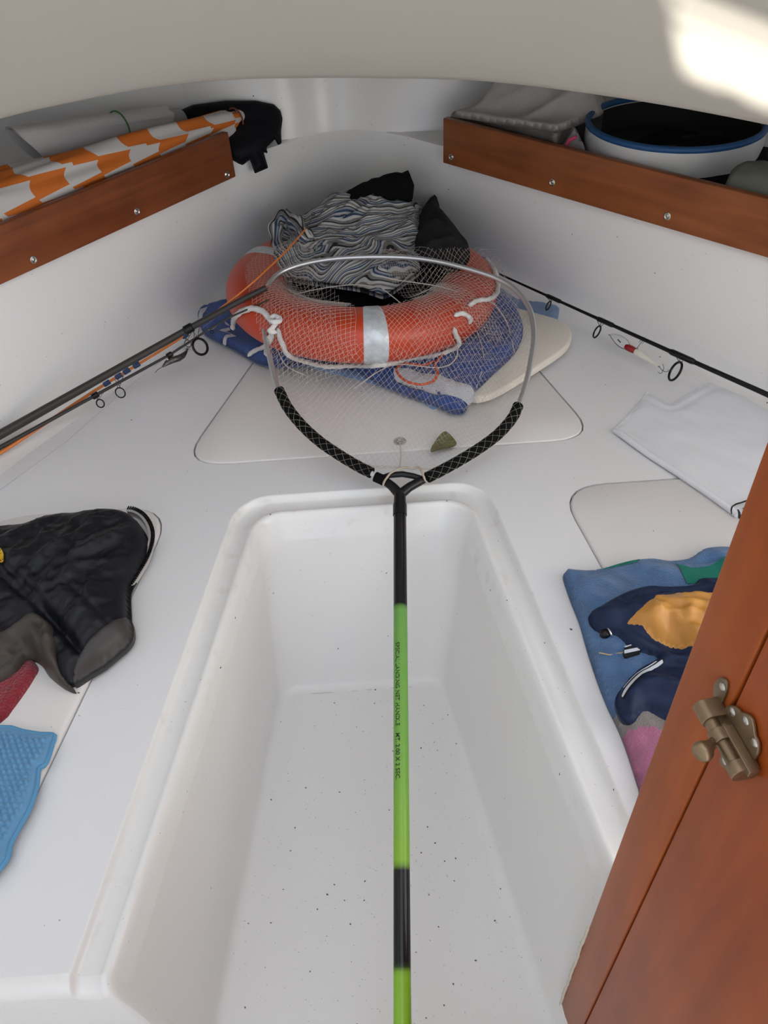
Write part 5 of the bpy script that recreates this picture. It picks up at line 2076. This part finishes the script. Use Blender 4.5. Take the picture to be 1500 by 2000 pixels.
def netting(name, poly, cell, ang, warp, seed, rad, lift=0.0, rim=None, bare=None, pxmask=None):
    """diamond netting: two families of strands over the drape"""
    P = np.array(poly)
    cx, cy = P.mean(0)
    ext = max(np.ptp(P[:, 0]), np.ptp(P[:, 1])) * 0.8
    mb = MB()
    for fam in range(2):
        a = ang + (0 if fam == 0 else math.radians(82))
        ca, sa = math.cos(a), math.sin(a)
        for q in np.arange(-ext, ext, cell):
            t = np.arange(-ext, ext, cell * 0.8)
            x = cx + t * ca - q * sa
            y = cy + t * sa + q * ca
            wx = warp * (pn(x * 5, y * 5, seed) * 1.0 + 0.5 * pn(x * 12, y * 12, seed + 1))
            wy = warp * (pn(x * 5, y * 5, seed + 2) * 1.0 + 0.5 * pn(x * 12, y * 12, seed + 3))
            x, y = x + wx, y + wy
            z = netz(x, y) + lift
            z = z + 0.006 * np.clip(pn(x * 9, y * 9, seed + 5), 0, 1)
            ins = inside(x, y, poly)
            if pxmask is not None:
                ex, ey, ez_ = x - CAM.x, y - CAM.y, z - CAM.z
                kk = ex * CF.x + ey * CF.y + ez_ * CF.z
                ins &= pxmask(750 + FPX * (ex * CR.x + ey * CR.y + ez_ * CR.z) / kk, 1000 - FPX * (ex * CU.x + ey * CU.y + ez_ * CU.z) / kk)
            if bare is not None:
                ins &= ~inside(x, y, bare)
            if rim is not None:
                d = dist_poly(x, y, rim, True)
                hz = J.z + HS * (y - J.y)
                k = 1 - sstep(d, 0.0, 0.05)
                z = np.where(z < hz, z + (hz - z) * k * 0.75, z)
            run = []
            for i in range(len(t)):
                if ins[i]:
                    run.append((x[i], y[i], z[i]))
                if (not ins[i] or i == len(t) - 1) and run:
                    if len(run) > 1:
                        mb.tube(run, rad, 3, caps=False)
                    run = []
    o = mb.build(name, M_NET, net, False, sharp=0)
    return tag(o, kind='stuff')


RIM = [(p[0], p[1]) for p in HOOPC[::2]] + [(p.x, p.y) for p in fr_[1:]] + [(p.x, p.y) for p in fl_[::-1][:-1]]
netting('net_mesh', RIM, 0.0095, 0.62, 0.022, 201, 0.00025, 0.0, RIM, W2([(625, 572), (760, 560), (800, 600), (812, 660), (800, 712), (672, 712), (650, 640)], .10), lambda px, py: (py > 440) & ((px < 815) | (py > 482)))
# the slack of the bag: overlaps the hoop at the left, top right and across the ring
def NP(pts, z):
    return W2s(pts, z, 3)
netting('net_mesh', NP([(516, 690), (500, 650), (490, 600), (494, 570), (520, 545), (560, 530), (640, 535), (610, 575), (670, 600), (705, 700), (660, 740), (560, 740)], .11), 0.0092, 0.15, 0.016, 211, 0.00030, 0.004)
netting('net_mesh', NP([(820, 520), (830, 478), (880, 480), (930, 500), (965, 530), (1000, 590), (1022, 640), (1018, 690), (990, 740), (930, 770), (860, 760), (770, 740), (740, 690), (840, 640), (790, 590), (740, 560)], .08), 0.0095, 0.95, 0.030, 221, 0.00028, 0.005, None, None, lambda px, py: py > 482)
netting('net_mesh', NP([(745, 548), (770, 545), (850, 590), (960, 620), (985, 640), (930, 645), (840, 615), (760, 585)], .12), 0.0070, 0.4, 0.03, 231, 0.00030, 0.010)
# gathered cords of the net
for k, pts in enumerate([
    [(520, 600, .12), (560, 580, .15), (620, 565, .16), (690, 556, .165), (745, 562, .165)],
    [(742, 560, .17), (780, 590, .155), (820, 625, .14), (855, 655, .12), (885, 640, .12)],
    [(760, 545, .18), (860, 560, .17), (920, 580, .15), (960, 590, .13), (990, 630, .06), (1005, 690, .05)],
    [(690, 760, .03), (740, 725, .05), (780, 712, .06), (860, 718, .055), (890, 700, .06), (895, 670, .09)],
    [(530, 650, .10), (545, 690, .06), (560, 715, .04), (600, 735, .02)],
    [(930, 640, .06), (945, 700, .055), (930, 760, .04)],
    [(780, 915, .035), (783, 890, .02), (781, 862, .008)],
]):
    rope('gather_cord', ats(pts), 0.0011, net, M_NET, n=5)

# dry leaf caught at the net
lf = W2s([(841, 886), (846, 868), (858, 854), (870, 848), (882, 856), (892, 868), (880, 874), (862, 880), (846, 888)], 0.012, 3)
lf_c = (sum(p[0] for p in lf) / len(lf), sum(p[1] for p in lf) / len(lf))
o = patch('dry_leaf', lf, lambda x, y: 0.012 + 0.010 * np.abs((x - lf_c[0]) * 0.5 + (y - lf_c[1])) / 0.03 * 0.6, 0.003, mat('olive_leaf', (0.20, 0.19, 0.09), 0.35, var=(140, .45)), None, lambda x, y: 0.0105 + 0.010 * np.abs((x - lf_c[0]) * 0.5 + (y - lf_c[1])) / 0.03 * 0.6)
tag(o, 'small olive green leaf lying near the right foam grip', 'leaf')
